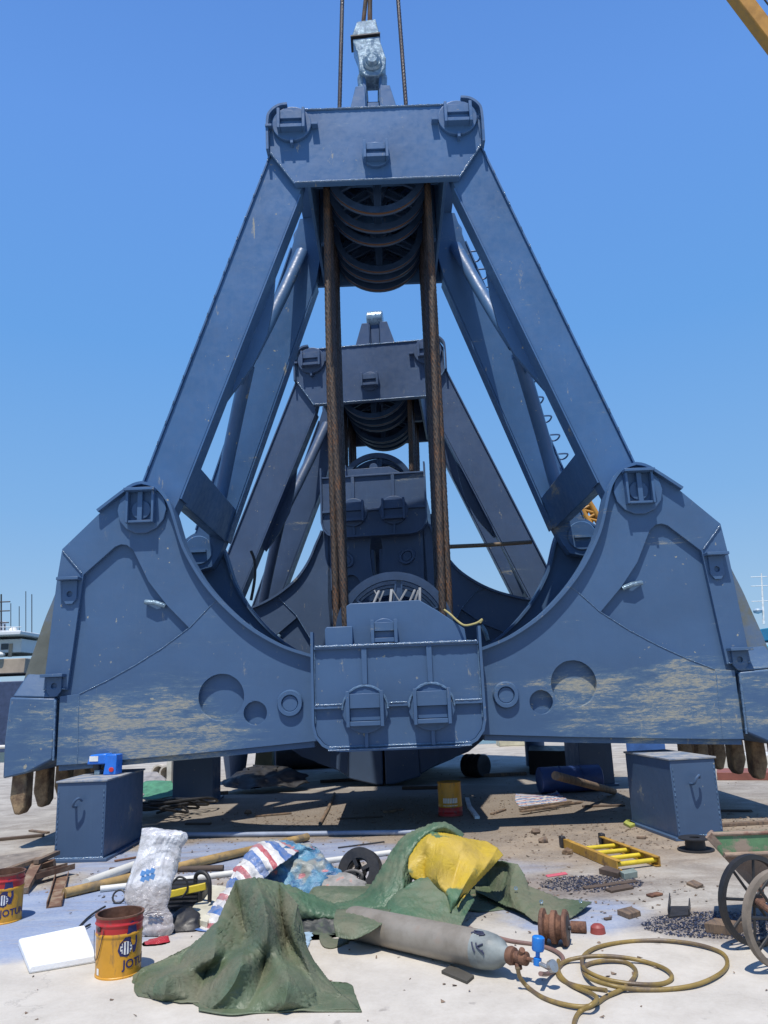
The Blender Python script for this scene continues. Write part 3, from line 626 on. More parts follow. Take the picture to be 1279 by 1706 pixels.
#==OBJ==
# ------------------------------------------------------------------ support boxes under the jaws
def support_box(px, rz, wd, dp, h, label, hook=True, side=1, group='navy support boxes', pos=None):
    """near corner at pixel px; the box runs back and to the side"""
    o = pos or gr(*px); t = thing('support_box', label, 'support box', o, rz, group)
    x0, x1 = (-wd, 0) if side < 0 else (0, wd)
    mb = MB(); mb.box(x0, x1, 0, dp, 0.031, h - 0.02); mb.build('box_body', MPB, t, bevel=0.006)
    mb = MB(); mb.box(x0 - 0.015, x1 + 0.015, -0.015, dp + 0.015, h - 0.02, h)
    mb.build('top_plate', mat('dusty_top', (0.30, 0.30, 0.30), 0.75, 0, 0.2, 4, (0.12, 0.17, 0.25), (0.45, 0.6), 6), t, bevel=0.004)
    mb = MB(); mb.box(x0 - 0.05, x1 + 0.05, -0.05, dp + 0.05, 0.0, 0.03); mb.build('base_plate', MPB, t, bevel=0.004)
    if hook:
        cx = (x0 + x1) / 2 - 0.02
        mb = MB(); mb.tube(cat_rom([(cx - .03, -0.0, h - 0.26), (cx - .03, -0.08, h - 0.25), (cx - .01, -0.10, h - 0.20), (cx + .03, -0.09, h - 0.17), (cx + .05, -0.05, h - 0.2)], 4), 0.013, 8)
        mb.build('hook', MPB, t)
        wb = MB()
        for X in (x0 + 0.02, x1 - 0.02):
            for k in range(13):
                z = 0.08 + k * (h - 0.2) / 12; weld(wb, [(X, -0.002, z), (X, -0.002, z + 0.025)], 0.006)
        weld(wb, [(x0, -0.012, 0.034), (x1, -0.012, 0.034)], 0.012)
        wb.build('weld_bead', MWELD, t)
    return t
support_box((172, 1434), radians(-1.5), 0.52, 1.18, 0.80, 'front left navy box under the left jaw, blue tool on its top', side=-1)
support_box((1130, 1400), radians(8), 0.50, 1.08, 0.80, 'front right navy box under the right jaw, beside the wheelbarrow', side=1)
support_box(None, radians(2), 0.62, 0.7, 0.82, 'rear left navy box under the left jaw, beyond the hoses', False, 1, pos=Vector((-3.45, 12.75, 0)))
support_box(None, radians(6), 0.55, 0.7, 0.82, 'rear right navy box under the right jaw, behind the blue drum', False, 1, pos=Vector((2.95, 13.0, 0)))
support_box(None, 0, 0.8, 0.8, 1.3, 'dark navy box far behind the dark scrap heap', False, 1, pos=Vector((-2.95, 18.6, 0)))
# ------------------------------------------------------------------ blue tool on the left box
t = thing('cutting_tool', 'blue power tool with white plate and red spot on the left support box', 'power tool', gr(172, 1290, 0.80), radians(-8))
t.scale = (1.3, 1.3, 1.15)
MBLUE = mat('bright_blue_plastic', (0.02, 0.16, 0.62), 0.35, 0, 0.15, 8)
mb = MB(); mb.prism([(-0.13, 0.10), (-0.10, 0.19), (0.05, 0.20), (0.07, 0.10)], -0.06, 0.06); mb.build('motor_housing', MBLUE, t, bevel=0.012)
mb = MB(); mb.prism([(0.03, 0.0), (0.06, 0.19), (0.15, 0.19), (0.15, 0.0)], -0.07, 0.05); b = mb.build('base_stand', MBLUE, t, bevel=0.008)
mb = MB(); mb.disc((0.11, -0.071, 0.05), (0, -1, 0), 0.022, 0.008, 16, 0.002); mb.build('red_knob', mat('red_plastic', (0.5, 0.03, 0.03), 0.4), b)
mb = MB(); mb.box(-0.10, -0.02, -0.066, -0.0601, 0.13, 0.178); mb.build('name_plate', mat('white_plate', (0.75, 0.75, 0.72), 0.5), t)
mb = MB(); mb.lathe([(0.001, 0), (0.035, 0), (0.035, 0.05), (0.001, 0.05)], (-0.06, 0.0, 0.05), (0, 0, 1), 20); mb.build('chuck', MBLKST, t)
mb = MB(); mb.box(-0.07, -0.02, -0.03, 0.03, 0.0, 0.045); mb.build('foot', MGALV, t, bevel=0.004)
# ------------------------------------------------------------------ paint drums
def text_mesh(txt, size, extr=0.0006):
    cu = bpy.data.curves.new('txt', 'FONT'); cu.body = txt; cu.size = size; cu.extrude = extr; cu.offset = size * 0.02; cu.resolution_u = 3
    ob = bpy.data.objects.new('txt', cu); COL.objects.link(ob)
    dg = bpy.context.evaluated_depsgraph_get(); dg.update(); me = bpy.data.meshes.new_from_object(ob.evaluated_get(dg))
    v = [tuple(q.co) for q in me.vertices]; f = [tuple(p.vertices) for p in me.polygons]
    bpy.data.objects.remove(ob); bpy.data.curves.remove(cu); bpy.data.meshes.remove(me); return v, f
MYEL = mat('drum_yellow', (0.56, 0.27, 0.02), 0.42, 0.0, 0.14, 5, (0.25, 0.14, 0.05), (0.54, 0.66), 6, bs=0.12, bsc=12, sc2=(3, 3, .7))
MRED = mat('drum_red', (0.42, 0.018, 0.02), 0.42, 0.0, 0.15, 6, (0.14, 0.06, 0.05), (0.52, 0.64), 7, bs=0.12, bsc=12)
MDRIM = mat('drum_rim', (0.16, 0.08, 0.05), 0.6, 0.3, 0.4, 16)
MLOGO = mat('logo_navy', (0.02, 0.02, 0.10), 0.5)
MWHT = mat('label_white', (0.72, 0.72, 0.7), 0.6)
def drum(loc, r, h, face, label, flip=False, dirty=False):
    """face: direction angle the print is centred on"""
    t = thing('paint_drum', label, 'paint bucket', loc, 0, 'yellow and red paint drums')
    n = 48; R = lambda z: r * (0.955 + 0.045 * z / h)
    bandz = 0.72 * h
    def wob(p):
        a = atan2(p.y, p.x); k = 1 + 0.018 * noise.noise(Vector((cos(a) * 1.2, sin(a) * 1.2, p.z * 4 + r * 50)))
        q = Vector((p.x * k, p.y * k, p.z)); return Vector((q.x, q.y, h - q.z)) if flip else q
    def ring(z0, z1, rows, beads=()):
        out = []
        for i in range(rows + 1):
            z = z0 + (z1 - z0) * i / rows; q = R(z)
            for b in beads: q += 0.006 * math.exp(-((z - b) / 0.006) ** 2)
            out.append((q, z))
        return out
    mb = MB(wob); mb.lathe([(0.001, 0.004), (R(0) - 0.004, 0.004), (R(0) + 0.004, 0.0), (R(0) + 0.004, 0.008)] + ring(0.012, bandz, 30, (bandz - 0.012,)), (0, 0, 0), (0, 0, 1), n); body = mb.build('drum_body', MYEL, t)
    mb = MB(wob); mb.lathe(ring(bandz, h * 0.965, 20, (h * 0.86,)), (0, 0, 0), (0, 0, 1), n); mb.build('red_band', MRED, t)
    mb = MB(wob); mb.lathe([(R(h) , h * 0.965), (R(h) + 0.007, h * 0.97), (R(h) + 0.007, h), (R(h) - 0.006, h), (R(h) - 0.006, h * 0.5), (R(h) - 0.012, h * 0.3), (0.001, h * 0.28)], (0, 0, 0), (0, 0, 1), n); mb.build('rim', MDRIM, t)
    def onto(v, ang, z0, off=0.0015):
        out = []
        for x, y, zz in v:
            a = face + ang + x / r; z = z0 + y; q = R(z) + off + max(0, zz)
            out.append(wob(Vector((q * cos(a), q * sin(a), z))))
        return out
    def flatm(name, v, f, ang, z0, m, off=0.0015, parent=None):
        mb = MB(); mb.v = [tuple(p) for p in onto(v, ang, z0, off)]; mb.f = [list(q) for q in f]; mb.mi = [0] * len(f); return mb.build(name, m, parent or t, smooth=0)
    if not flip:
        v, f = text_mesh('JOTUN', 0.066); v = [(q[0] - 0.03, q[1], q[2]) for q in v]; flatm('drum_lettering', v, f, 0, 0.16 * h, MLOGO)
        # penguin silhouette above a round globe badge
        pen = [(-0.055, 0.02), (-0.045, 0.055), (-0.015, 0.085), (0.0, 0.115), (0.005, 0.16), (0.03, 0.175), (0.055, 0.15), (0.065, 0.10), (0.07, 0.05), (0.055, 0.0), (0.0, -0.02), (-0.04, -0.01)]
        def fan(poly, z=0):
            cx = sum(p[0] for p in poly) / len(poly); cy = sum(p[1] for p in poly) / len(poly)
            return [(cx, cy, z)] + [(a, b, z) for a, b in poly], [(0, i + 1, (i + 1) % len(poly) + 1) for i in range(len(poly))]
        v, f = fan(pen); flatm('badge_shape', v, f, -0.05, 0.40 * h, MLOGO, 0.002)
        v, f = fan([(0.036 * cos(a) - 0.005, 0.030 + 0.036 * sin(a)) for a in [k * pi / 12 for k in range(24)]]); flatm('badge_disc', v, f, -0.05, 0.40 * h, MWHT, 0.003)
        vs2, fs2 = [], []
        def st(x0, y0, x1, y1, wd=0.0035):
            d = Vector((x1 - x0, y1 - y0)).normalized() * wd; k = len(vs2); nx, ny = -d.y, d.x
            vs2.extend([(x0 + nx, y0 + ny, 0), (x1 + nx, y1 + ny, 0), (x1 - nx, y1 - ny, 0), (x0 - nx, y0 - ny, 0)]); fs2.append((k, k + 1, k + 2, k + 3))
        for q in (-0.018, 0.0, 0.018): st(-0.037, 0.03 + q, 0.027, 0.03 + q); st(-0.005 + q, -0.004, -0.005 + q, 0.064)
        flatm('badge_grid', vs2, fs2, -0.05, 0.40 * h, MLOGO, 0.004)
        mb = MB(); a = face - 1.35; mb.disc((R(h * .8) * cos(a), R(h * .8) * sin(a), h * 0.80), (cos(a), sin(a), 0), 0.014, 0.012, 14, 0.003)
        pts = []
        for k in range(13):
            u = k / 12; aa = a + (-0.55 + 1.0 * u) * 1.0 - 0.15; z = h * 0.80 - sin(pi * u) * 0.16 - (1 - u) * 0.02
            pts.append(((R(z) + 0.008) * cos(aa), (R(z) + 0.008) * sin(aa), z))
        mb.tube(cat_rom(pts, 2), 0.0022, 6); mb.build('carry_wire', MBLKST, t)
        v = [(-0.012, 0, 0), (0.012, 0, 0), (0.012, 0.036, 0), (-0.012, 0.036, 0)]; flatm('sticker', v, [(0, 1, 2, 3)], -1.45, 0.06 * h, MWHT)
    else:
        v = [(-0.16, 0, 0)]; vs2, fs2 = [], []
        for i in range(9):
            x0 = -0.10 + i * 0.022
            for (yy, hh) in ((0.0, 0.06), (0.085, 0.022)):
                k = len(vs2); w2 = 0.012 + 0.005 * random.random(); vs2 += [(x0, yy, 0), (x0 + w2, yy, 0), (x0 + w2, yy + hh, 0), (x0, yy + hh, 0)]; fs2.append((k, k + 1, k + 2, k + 3))
        flatm('drum_print', vs2, fs2, 0.0, 0.45 * h, MWHT)
    return t
def base_c(px, r): p = gr(*px); return p * ((p.length + r) / p.length)
cb = base_c((196, 1633), 0.14); hb_ = pt(196, 1516, cb.y).z
drum(cb, 0.138, hb_ - 0.01, atan2(-1, 0) + 0.72, 'open red and yellow paint drum standing beside the white foam sheet')
cb2 = base_c((3, 1541), 0.14)
drum(cb2, 0.142, pt(2, 1452, cb2.y).z, atan2(-1, 0) + 0.50, 'grimy red and yellow paint drum half out of frame by the scrap planks')
cb3 = gr(752, 1362) + Vector((0, 0.15, 0))
drum(cb3, 0.155, 0.42, atan2(-1, 0), 'upturned orange drum with red bottom in the grab\'s shade', flip=True)
# ------------------------------------------------------------------ foam sheet
P4 = [gr(48, 1623), gr(160, 1604), gr(141, 1553), gr(30, 1577)]
mb = MB(); mb.hexa([p for p in P4] + [p + Vector((0, 0, 0.05)) for p in P4])
tag(mb.build('foam_sheet', mat('white_foam', (0.78, 0.79, 0.80), 0.8, 0, 0.03, 6, bs=0.3, bsc=80), bevel=0.012), 'flat white foam sheet lying on the concrete beside the drum', 'foam sheet')
# ------------------------------------------------------------------ cloth helper
def grid_surface(rows, nu, nv, lin=False):
    R = [[r[i].lerp(r[i + 1], k / nu) for i in range(len(r) - 1) for k in range(nu)] + [r[-1].copy()] if lin else cat_rom(r, nu) for r in rows]; K = len(R[0]); out = []
    cols = [cat_rom([r[i] for r in R], nv) for i in range(K)]
    return [[cols[i][j] for i in range(K)] for j in range(len(cols[0]))]
def ridged(p, oct=4):
    s, a, f = 0.0, 1.0, 1.0
    for _ in range(oct): s += a * (1 - 2 * abs(noise.noise(p * f + Vector((7.3, 1.1, 3.7)) * f))); a *= 0.5; f *= 1.9
    return s
_rs = random.Random(11); CR = []
for lam, am in ((0.62, 1.0), (0.45, 0.8), (0.33, 0.6), (0.24, 0.42), (0.17, 0.30), (0.12, 0.2), (0.085, 0.13)):
    for _ in range(2):
        dd = Vector((_rs.uniform(-1, 1), _rs.uniform(-.6, .6), _rs.uniform(-1, 1))).normalized(); CR.append((dd, lam, am, _rs.random()))
def crumple(p):
    w_ = p + Vector((noise.noise(p * 1.1), noise.noise(p * 1.1 + Vector((5, 0, 2))), noise.noise(p * 1.1 + Vector((1, 8, 4))))) * 0.55; s = 0
    for i, (dd, lam, am, ph) in enumerate(CR):
        t = w_.dot(dd) / lam + ph; md = max(0.0, 0.35 + 1.6 * noise.noise(p * 0.9 + Vector((i * 3.3, i, 0)))); s += am * md * (abs(t % 1 - 0.5) * 2 - 0.5)
    return s
import numpy as np
def wrinkle(G, excess=1.12, k_att=0.03, iters=130, bend=5, seed=1, wrap=False, floor=0.006, grav=0.0006):
    """position-based cloth: longer than its guide surface, so that it buckles into folds"""
    rs = np.random.RandomState(seed); X = G.copy(); J, I = G.shape[:2]
    du = np.roll(G, -1, 1) - np.roll(G, 1, 1); dv = np.gradient(G, axis=0); nrm = np.cross(du, dv); nrm /= np.linalg.norm(nrm, axis=2, keepdims=True) + 1e-9
    sp0 = np.linalg.norm(G[:, 1:] - G[:, :-1], axis=2).mean()
    h = np.zeros((J, I))
    for _ in range(26):
        fq = 2.6 / bend; fx, fy, ph = rs.uniform(-1, 1) * fq, rs.uniform(-1, 1) * fq, rs.uniform(0, 6.28); jj, ii = np.mgrid[0:J, 0:I]
        if wrap: fx = 2 * np.pi * rs.randint(-12, 13) / I
        h += np.sin(ii * fx + jj * fy + ph)
    X += nrm * (h * 0.16 * sp0 * bend / 5)[..., None]
    cons = []
    def addc(a, b, stiff, mode): cons.append((a, b, stiff, mode))
    S = lambda *q: tuple(q)
    for st in (0, 1):
        if wrap: ia = np.arange(st, I, 2); ib = (ia + 1) % I
        else: ia = np.arange(st, I - 1, 2); ib = ia + 1
        addc((slice(None), ia), (slice(None), ib), 1.0, 0)
        ja = np.arange(st, J - 1, 2); addc((ja, slice(None)), (ja + 1, slice(None)), 1.0, 0)
        for dg in (0, 1):
            jb = ja + 1
            if dg: addc((ja, slice(0, I - 1)), (jb, slice(1, I)), 0.35, 0)
            else: addc((ja, slice(1, I)), (jb, slice(0, I - 1)), 0.35, 0)
    for b_ in sorted({2, max(3, bend // 2), bend}):
        if b_ >= min(I, J) - 1: continue
        for st in range(0, 2 * b_, b_):
            ia = np.array([i for i in range(I - b_) if st <= i % (2 * b_) < st + b_], dtype=int); 
            if len(ia): addc((slice(None), ia), (slice(None), ia + b_), 0.5, b_)
            ja = np.array([j for j in range(J - b_) if st <= j % (2 * b_) < st + b_], dtype=int)
            if len(ja): addc((ja, slice(None)), (ja + b_, slice(None)), 0.5, b_)
    rest = []
    for a, b, stf, md in cons:
        L0 = np.linalg.norm(G[a] - G[b], axis=2); rest.append(L0 * excess if md == 0 else L0 * (excess * (0.97 if md == 2 else 0.93 if md < bend else 0.84)))
    for it in range(iters):
        X[..., 2] -= grav; X += k_att * (G - X)
        for (a, b, stf, md), L0 in zip(cons, rest):
            A, B = X[a], X[b]; d = B - A; L = np.linalg.norm(d, axis=2) + 1e-9; e = (L - L0) / L
            if md: e = np.minimum(e, 0)
            c_ = d * (0.5 * stf * e)[..., None]; X[a] = A + c_; X[b] = B - c_
        X[..., 2] = np.maximum(X[..., 2], floor)
    return X
def cloth(name, rows, m, amp=0.03, sc=4.0, nu=16, nv=14, seed=0, thick=0.005, parent=None, floor=0.004, stretch=(1, 1, 1), smooth=75, ex=1.09, ka=0.008, bend=14, lin=False):
    G = grid_surface(rows, nu, nv, lin); J, I = len(G), len(G[0]); vs_ = []; uv = []
    GA = np.array([[tuple(q) for q in r] for r in G]); GA = wrinkle(GA, ex, ka, 140, bend, seed + 1, False, floor + 0.002 + 0.0)
    G = [[Vector(GA[j, i]) for i in range(I)] for j in range(J)]
    for j in range(J):
        for i in range(I):
            a = G[min(j + 1, J - 1)][i] - G[max(j - 1, 0)][i]; b = G[j][min(i + 1, I - 1)] - G[j][max(i - 1, 0)]
            n = a.cross(b); n = n.normalized() if n.length > 1e-9 else Vector((0, 0, 1))
            if n.y > 0: n = -n
            p = G[j][i]; q = Vector((p.x * stretch[0], p.y * stretch[1], p.z * stretch[2])) * sc + Vector((seed * 3.1, seed, 0))
            p = p + n * amp * crumple(q * 0.34) * 0.25
            if p.z < floor: p.z = floor + 0.3 * random.random() * 0.003
            vs_.append(p); uv.append((i / (I - 1), j / (J - 1)))
    mb = MB(); mb.add(vs_, [(j * I + i, j * I + i + 1, (j + 1) * I + i + 1, (j + 1) * I + i) for j in range(J - 1) for i in range(I - 1)])
    o = mb.build(name, m, parent, smooth=smooth, merge=False)
    ul = o.data.uv_layers.new(name='UVMap')
    for lp in o.data.loops: ul.data[lp.index].uv = uv[lp.vertex_index]
    if thick:
        s = o.modifiers.new('thickness', 'SOLIDIFY'); s.thickness = thick; s.offset = 0
    return o
def rowpx(spec):   # (x, y, Y) with Y='g' for ground level (+ small z)
    out = []
    for s in spec:
        out.append(gr(s[0], s[1], 0.01) if s[2] == 'g' else pt(*s))
    return out
def tarp_mat(name, col, dust, patches=None):
    m, N, L, b = nt(name); c = coord(N)
    n1 = noise_node(N, L, c, 2.2, 8, 0.65); n2 = noise_node(N, L, c, 2.4, 9, 0.68, dist=0.5); n3 = noise_node(N, L, c, 25, 6, 0.7)
    out = mix(N, L, ramp(N, L, n1, 0.35, 0.7), tuple(x * 0.8 for x in col), tuple(x * 1.2 for x in col))
    out = mix(N, L, mth(N, L, 'MULTIPLY', ramp(N, L, n2, 0.42, 0.62), 0.65), out, dust)
    if patches: out = mix(N, L, ramp(N, L, noise_node(N, L, c, 3.2, 4, 0.5), *patches[1]), out, patches[0])
    out = mix(N, L, mth(N, L, 'MULTIPLY', ramp(N, L, n3, 0.55, 0.75), 0.2), out, dust)
    L.new(out, b.inputs['Base Color']); L.new(mrange(N, L, n2, 0.35, 0.65, 0.42, 0.72), b.inputs['Roughness'])
    b.inputs['Sheen Weight'].default_value = 0.0
    bump(N, L, b, mth(N, L, 'ADD', noise_node(N, L, c, 9, 6, 0.6, dist=1.0), mth(N, L, 'MULTIPLY', n3, 0.2)), 0.55, 0.03); return m
MTARP = tarp_mat('green_tarpaulin', (0.088, 0.122, 0.07), (0.17, 0.155, 0.105))
MTARP2 = tarp_mat('bright_green_tarpaulin', (0.066, 0.13, 0.072), (0.16, 0.155, 0.10))
MYTARP = tarp_mat('yellow_tarpaulin', (0.50, 0.35, 0.03), (0.36, 0.25, 0.07), ((0.075, 0.15, 0.08), (0.58, 0.62)))
tarp = thing('tarpaulin', 'crumpled dusty green canvas tarpaulin heaped across the foreground', 'tarpaulin', gr(440, 1600))
def tcloth(*a, **k):
    o = cloth(*a, **k); o.parent = tarp; o.matrix_parent_inverse = Matrix.Translation(-Vector(tarp.location)); return o
# left tent-like heap
A = [[(262,1600,.06),(320,1568,.14),(362,1530,.25),(392,1463,.42),(425,1458,.43),(465,1466,.42),(495,1500,.36),(505,1545,.22)],
     [(240,1606,.05),(305,1585,.12),(360,1555,.2),(400,1505,.33),(440,1500,.35),(470,1515,.33),(490,1545,.24),(515,1585,.12)],
     [(232,1614,.05),(295,1604,.1),(355,1588,.16),(408,1555,.25),(445,1548,.27),(478,1568,.22),(508,1595,.13),(538,1618,.07)],
     [(226,1628,.05),(280,1622,.09),(345,1612,.13),(402,1600,.18),(440,1600,.18),(480,1622,.13),(525,1640,.07),(565,1648,.03)],
     [(224,1645,.03),(275,1648,.05),(330,1648,.07),(380,1645,.09),(425,1648,.10),(475,1660,.07),(530,1666,.03),(583,1668,.01)],
     [(228,1656,.01),(270,1662,.01),(320,1668,.01),(345,1680,.01),(400,1685,.01),(460,1682,.01),(530,1680,.01),(597,1680,.01)]]
ZZ = (0, -0.5, 1.0, -0.9, 0.9, -1.0, 0.8, 0)
A = [[gr(x, y, max(0.008, z + ZZ[(c_i + (0, 0, 0, 1, 1, 0)[r_i]) % 8] * (0.015, 0.05, 0.055, 0.045, 0.03, 0)[r_i])) for c_i, (x, y, z) in enumerate(row)] for r_i, row in enumerate(A)]
tcloth('canvas', A, MTARP, amp=0.03, sc=3.0, nu=18, nv=20, seed=6, bend=22, ex=1.05, ka=0.03, lin=True)
# folded layers along the near edge
A2 = [rowpx([(226, 1612, 5.25), (262, 1606, 5.25), (300, 1612, 5.22), (345, 1616, 5.2), (390, 1622, 5.15), (425, 1632, 5.1)]),
      rowpx([(222, 1628, 5.08), (262, 1620, 5.06), (305, 1626, 5.03), (345, 1630, 5.02), (385, 1636, 5.0), (420, 1646, 4.98)]),
      rowpx([(224, 1646, 5.02), (262, 1642, 4.98), (305, 1650, 4.95), (345, 1652, 4.95), (380, 1654, 4.95), (412, 1658, 4.95)]),
      rowpx([(230, 1656, 'g'), (265, 1662, 'g'), (300, 1668, 'g'), (340, 1668, 'g'), (375, 1666, 'g'), (405, 1668, 'g')])]
tcloth('canvas', A2, MTARP, amp=0.03, sc=4.5, nu=14, nv=10, seed=33, lin=True, ex=1.06, ka=0.02)
A3 = [rowpx([(345, 1642, 5.04), (372, 1628, 5.08), (400, 1600, 5.2), (435, 1590, 5.22), (480, 1606, 5.1), (520, 1622, 5.0)]),
      rowpx([(335, 1660, 4.97), (375, 1652, 4.97), (415, 1640, 5.0), (450, 1636, 5.0), (500, 1642, 4.95), (555, 1652, 4.9)]),
      rowpx([(331, 1674, 4.86), (375, 1672, 4.86), (425, 1664, 4.9), (470, 1660, 4.9), (530, 1664, 4.86), (580, 1668, 4.82)]),
      rowpx([(334, 1680, 'g'), (385, 1686, 'g'), (430, 1682, 'g'), (480, 1681, 'g'), (540, 1680, 'g'), (597, 1680, 'g')])]
tcloth('canvas', A3, MTARP, amp=0.03, sc=4.0, nu=14, nv=12, seed=37)
# band of canvas running right and up over the bundle
B = [rowpx([(400, 1470, 6.0), (440, 1458, 6.05), (480, 1466, 6.1), (515, 1482, 6.15), (560, 1496, 6.2), (605, 1478, 6.3), (638, 1432, 6.4), (668, 1390, 6.5), (700, 1370, 6.55), (738, 1362, 6.6), (772, 1382, 6.65)]),
     rowpx([(402, 1490, 5.85), (445, 1480, 5.88), (490, 1490, 5.9), (525, 1502, 5.95), (570, 1508, 6.0), (620, 1492, 6.1), (655, 1450, 6.2), (680, 1405, 6.32), (708, 1378, 6.4), (740, 1368, 6.45), (768, 1386, 6.5)]),
     rowpx([(420, 1512, 5.85), (455, 1508, 5.86), (495, 1515, 5.87), (535, 1520, 5.9), (585, 1522, 5.93), (632, 1508, 6.0), (668, 1470, 6.12), (684, 1430, 6.28), (704, 1395, 6.4), (735, 1378, 6.46), (760, 1392, 6.52)]),
     rowpx([(430, 1530, 5.98), (455, 1530, 5.98), (500, 1528, 6.0), (540, 1528, 6.0), (590, 1526, 6.0), (640, 1516, 6.02), (672, 1490, 6.12), (690, 1450, 6.3), (700, 1412, 6.5), (725, 1392, 6.55), (745, 1400, 6.6)])]
tcloth('canvas', B, MTARP2, amp=0.02, sc=3.2, nu=14, nv=16, seed=4, ex=1.06, bend=20, ka=0.015)
# front apron hanging over the bundle to the cylinder
Cc = [rowpx([(600, 1510, 5.95), (640, 1500, 5.97), (670, 1470, 6.05), (700, 1455, 6.1), (735, 1450, 6.1), (765, 1462, 6.08), (790, 1490, 6.0)]),
      rowpx([(600, 1520, 5.8), (645, 1514, 5.82), (678, 1500, 5.85), (705, 1490, 5.9), (735, 1490, 5.9), (762, 1500, 5.88), (778, 1510, 5.85)]),
      rowpx([(610, 1524, 5.75), (650, 1522, 5.72), (685, 1522, 5.70), (712, 1526, 5.68), (735, 1530, 5.68), (755, 1534, 5.68), (768, 1530, 5.7)]),
      rowpx([(640, 1530, 5.8), (660, 1532, 5.78), (690, 1536, 5.72), (715, 1540, 5.65), (735, 1546, 5.62), (752, 1548, 5.6), (762, 1540, 5.62)])]
tcloth('canvas', Cc, MTARP2, amp=0.06, sc=3.4, nu=16, nv=14, seed=8, ex=1.07, bend=18, ka=0.015, lin=True)
Fl = [rowpx([(560, 1508, 5.75), (600, 1506, 5.72), (650, 1508, 5.7)]), rowpx([(556, 1528, 5.44), (598, 1530, 5.41), (636, 1530, 5.41)]), rowpx([(560, 1552, 5.36), (588, 1556, 5.32), (614, 1546, 5.32)])]
tcloth('canvas', Fl, MTARP, amp=0.02, sc=4.0, nu=16, nv=14, seed=18, bend=12, ex=1.06, ka=0.02)
# right wing with its stiff free edge
Dd = [rowpx([(768, 1420, 6.75), (800, 1424, 6.75), (835, 1430, 6.7), (862, 1436, 6.6), (872, 1452, 6.5), (880, 1472, 6.4), (930, 1492, 6.3), (984, 1498, 6.2)]),
      rowpx([(785, 1440, 6.9), (810, 1440, 6.9), (845, 1445, 6.7), (852, 1455, 6.5), (862, 1470, 6.35), (885, 1492, 6.2), (930, 1503, 6.1), (972, 1508, 6.05)]),
      rowpx([(790, 1468, 6.9), (815, 1475, 6.8), (838, 1480, 6.5), (850, 1482, 6.25), (864, 1492, 6.15), (890, 1510, 6.0), (925, 1519, 5.95), (950, 1524, 5.93)]),
      rowpx([(792, 1480, 6.6), (818, 1492, 6.4), (842, 1504, 6.2), (856, 1508, 6.1), (872, 1516, 5.98), (888, 1528, 5.85), (905, 1533, 5.8), (918, 1530, 5.82)])]
tcloth('canvas', Dd, MTARP, amp=0.022, sc=3.0, nu=12, nv=10, seed=12, ex=1.05, ka=0.03, lin=True)
ey = MB()
for x, y, Y in ((858, 1478, 6.25), (900, 1500, 6.1), (965, 1499, 6.05)):
    p = pt(x, y, Y) + Vector((0, -0.03, 0)); ey.lathe([(0.006, 0), (0.013, 0.002), (0.013, -0.002), (0.006, 0)], p, (0.1, -1, 0.3), 14)
o_ = ey.build('eyelets', MGALV); keep0 = o_; o_.parent = tarp; o_.matrix_parent_inverse = Matrix.Translation(-Vector(tarp.location))
# back wall closing the hollow, right flank
Ee = [rowpx([(770, 1425, 6.95), (800, 1428, 7.0), (850, 1436, 6.95), (876, 1460, 6.7)]),
      rowpx([(765, 1470, 7.0), (800, 1475, 7.05), (850, 1480, 6.95), (885, 1500, 6.5)]),
      rowpx([(765, 1510, 'g'), (800, 1515, 'g'), (850, 1512, 'g'), (890, 1530, 'g')])]
tcloth('canvas', Ee, MTARP, amp=0.03, sc=3.0, nu=10, nv=10, seed=15)
F1 = [rowpx([(392, 1600, 5.32), (425, 1585, 5.36), (455, 1598, 5.3), (480, 1630, 5.1)]), rowpx([(392, 1626, 5.15), (425, 1630, 5.12), (455, 1640, 5.08), (480, 1655, 'g')])]
Y_ = [rowpx([(700, 1385, 6.62), (722, 1378, 6.6), (745, 1382, 6.58), (775, 1392, 6.55), (810, 1398, 6.55), (828, 1408, 6.5), (838, 1420, 6.45)]),
      rowpx([(686, 1405, 6.42), (712, 1395, 6.36), (738, 1390, 6.3), (770, 1402, 6.28), (800, 1412, 6.28), (818, 1424, 6.25), (828, 1430, 6.25)]),
      rowpx([(680, 1435, 6.3), (708, 1425, 6.2), (735, 1420, 6.1), (765, 1428, 6.05), (790, 1440, 6.05), (802, 1448, 6.05), (808, 1450, 6.1)]),
      rowpx([(684, 1455, 6.25), (708, 1460, 6.12), (728, 1458, 5.98), (755, 1465, 5.9), (772, 1472, 5.9), (780, 1474, 5.92), (786, 1474, 5.95)]),
      rowpx([(705, 1470, 6.2), (720, 1478, 6.08), (742, 1490, 5.85), (752, 1500, 5.8), (758, 1502, 5.8), (764, 1500, 5.82), (768, 1496, 5.85)]),
      rowpx([(722, 1482, 6.1), (732, 1495, 5.98), (744, 1510, 5.8), (750, 1514, 5.77), (755, 1514, 5.77), (760, 1510, 5.79), (763, 1506, 5.8)])]
for r_i, row in enumerate(Y_):
    for c_i, q in enumerate(row):
        k_ = (0.05, -0.06, 0.05, -0.03, 0.06, -0.04, 0.0)[(c_i + r_i // 2) % 7] + 0.5 * (6.1 - q.y) * 0.35; q.x *= (q.y + k_) / q.y; q.z = H + (q.z - H) * (q.y + k_) / q.y; q.y += k_
yt = cloth('yellow_sheet', Y_, MYTARP, amp=0.02, sc=3.2, nu=12, nv=10, seed=21, ex=1.03, bend=22, ka=0.03, lin=True)
tag(yt, 'stiff yellow painted sheet lying over the right part of the green tarpaulin', 'yellow sheet')
Ys = [rowpx([(425, 1626, 5.04), (445, 1620, 5.03), (487, 1622, 4.98)]), rowpx([(440, 1638, 4.99), (455, 1636, 4.97), (470, 1634, 4.95)]), rowpx([(455, 1648, 4.94), (458, 1646, 4.93), (462, 1644, 4.92)])]
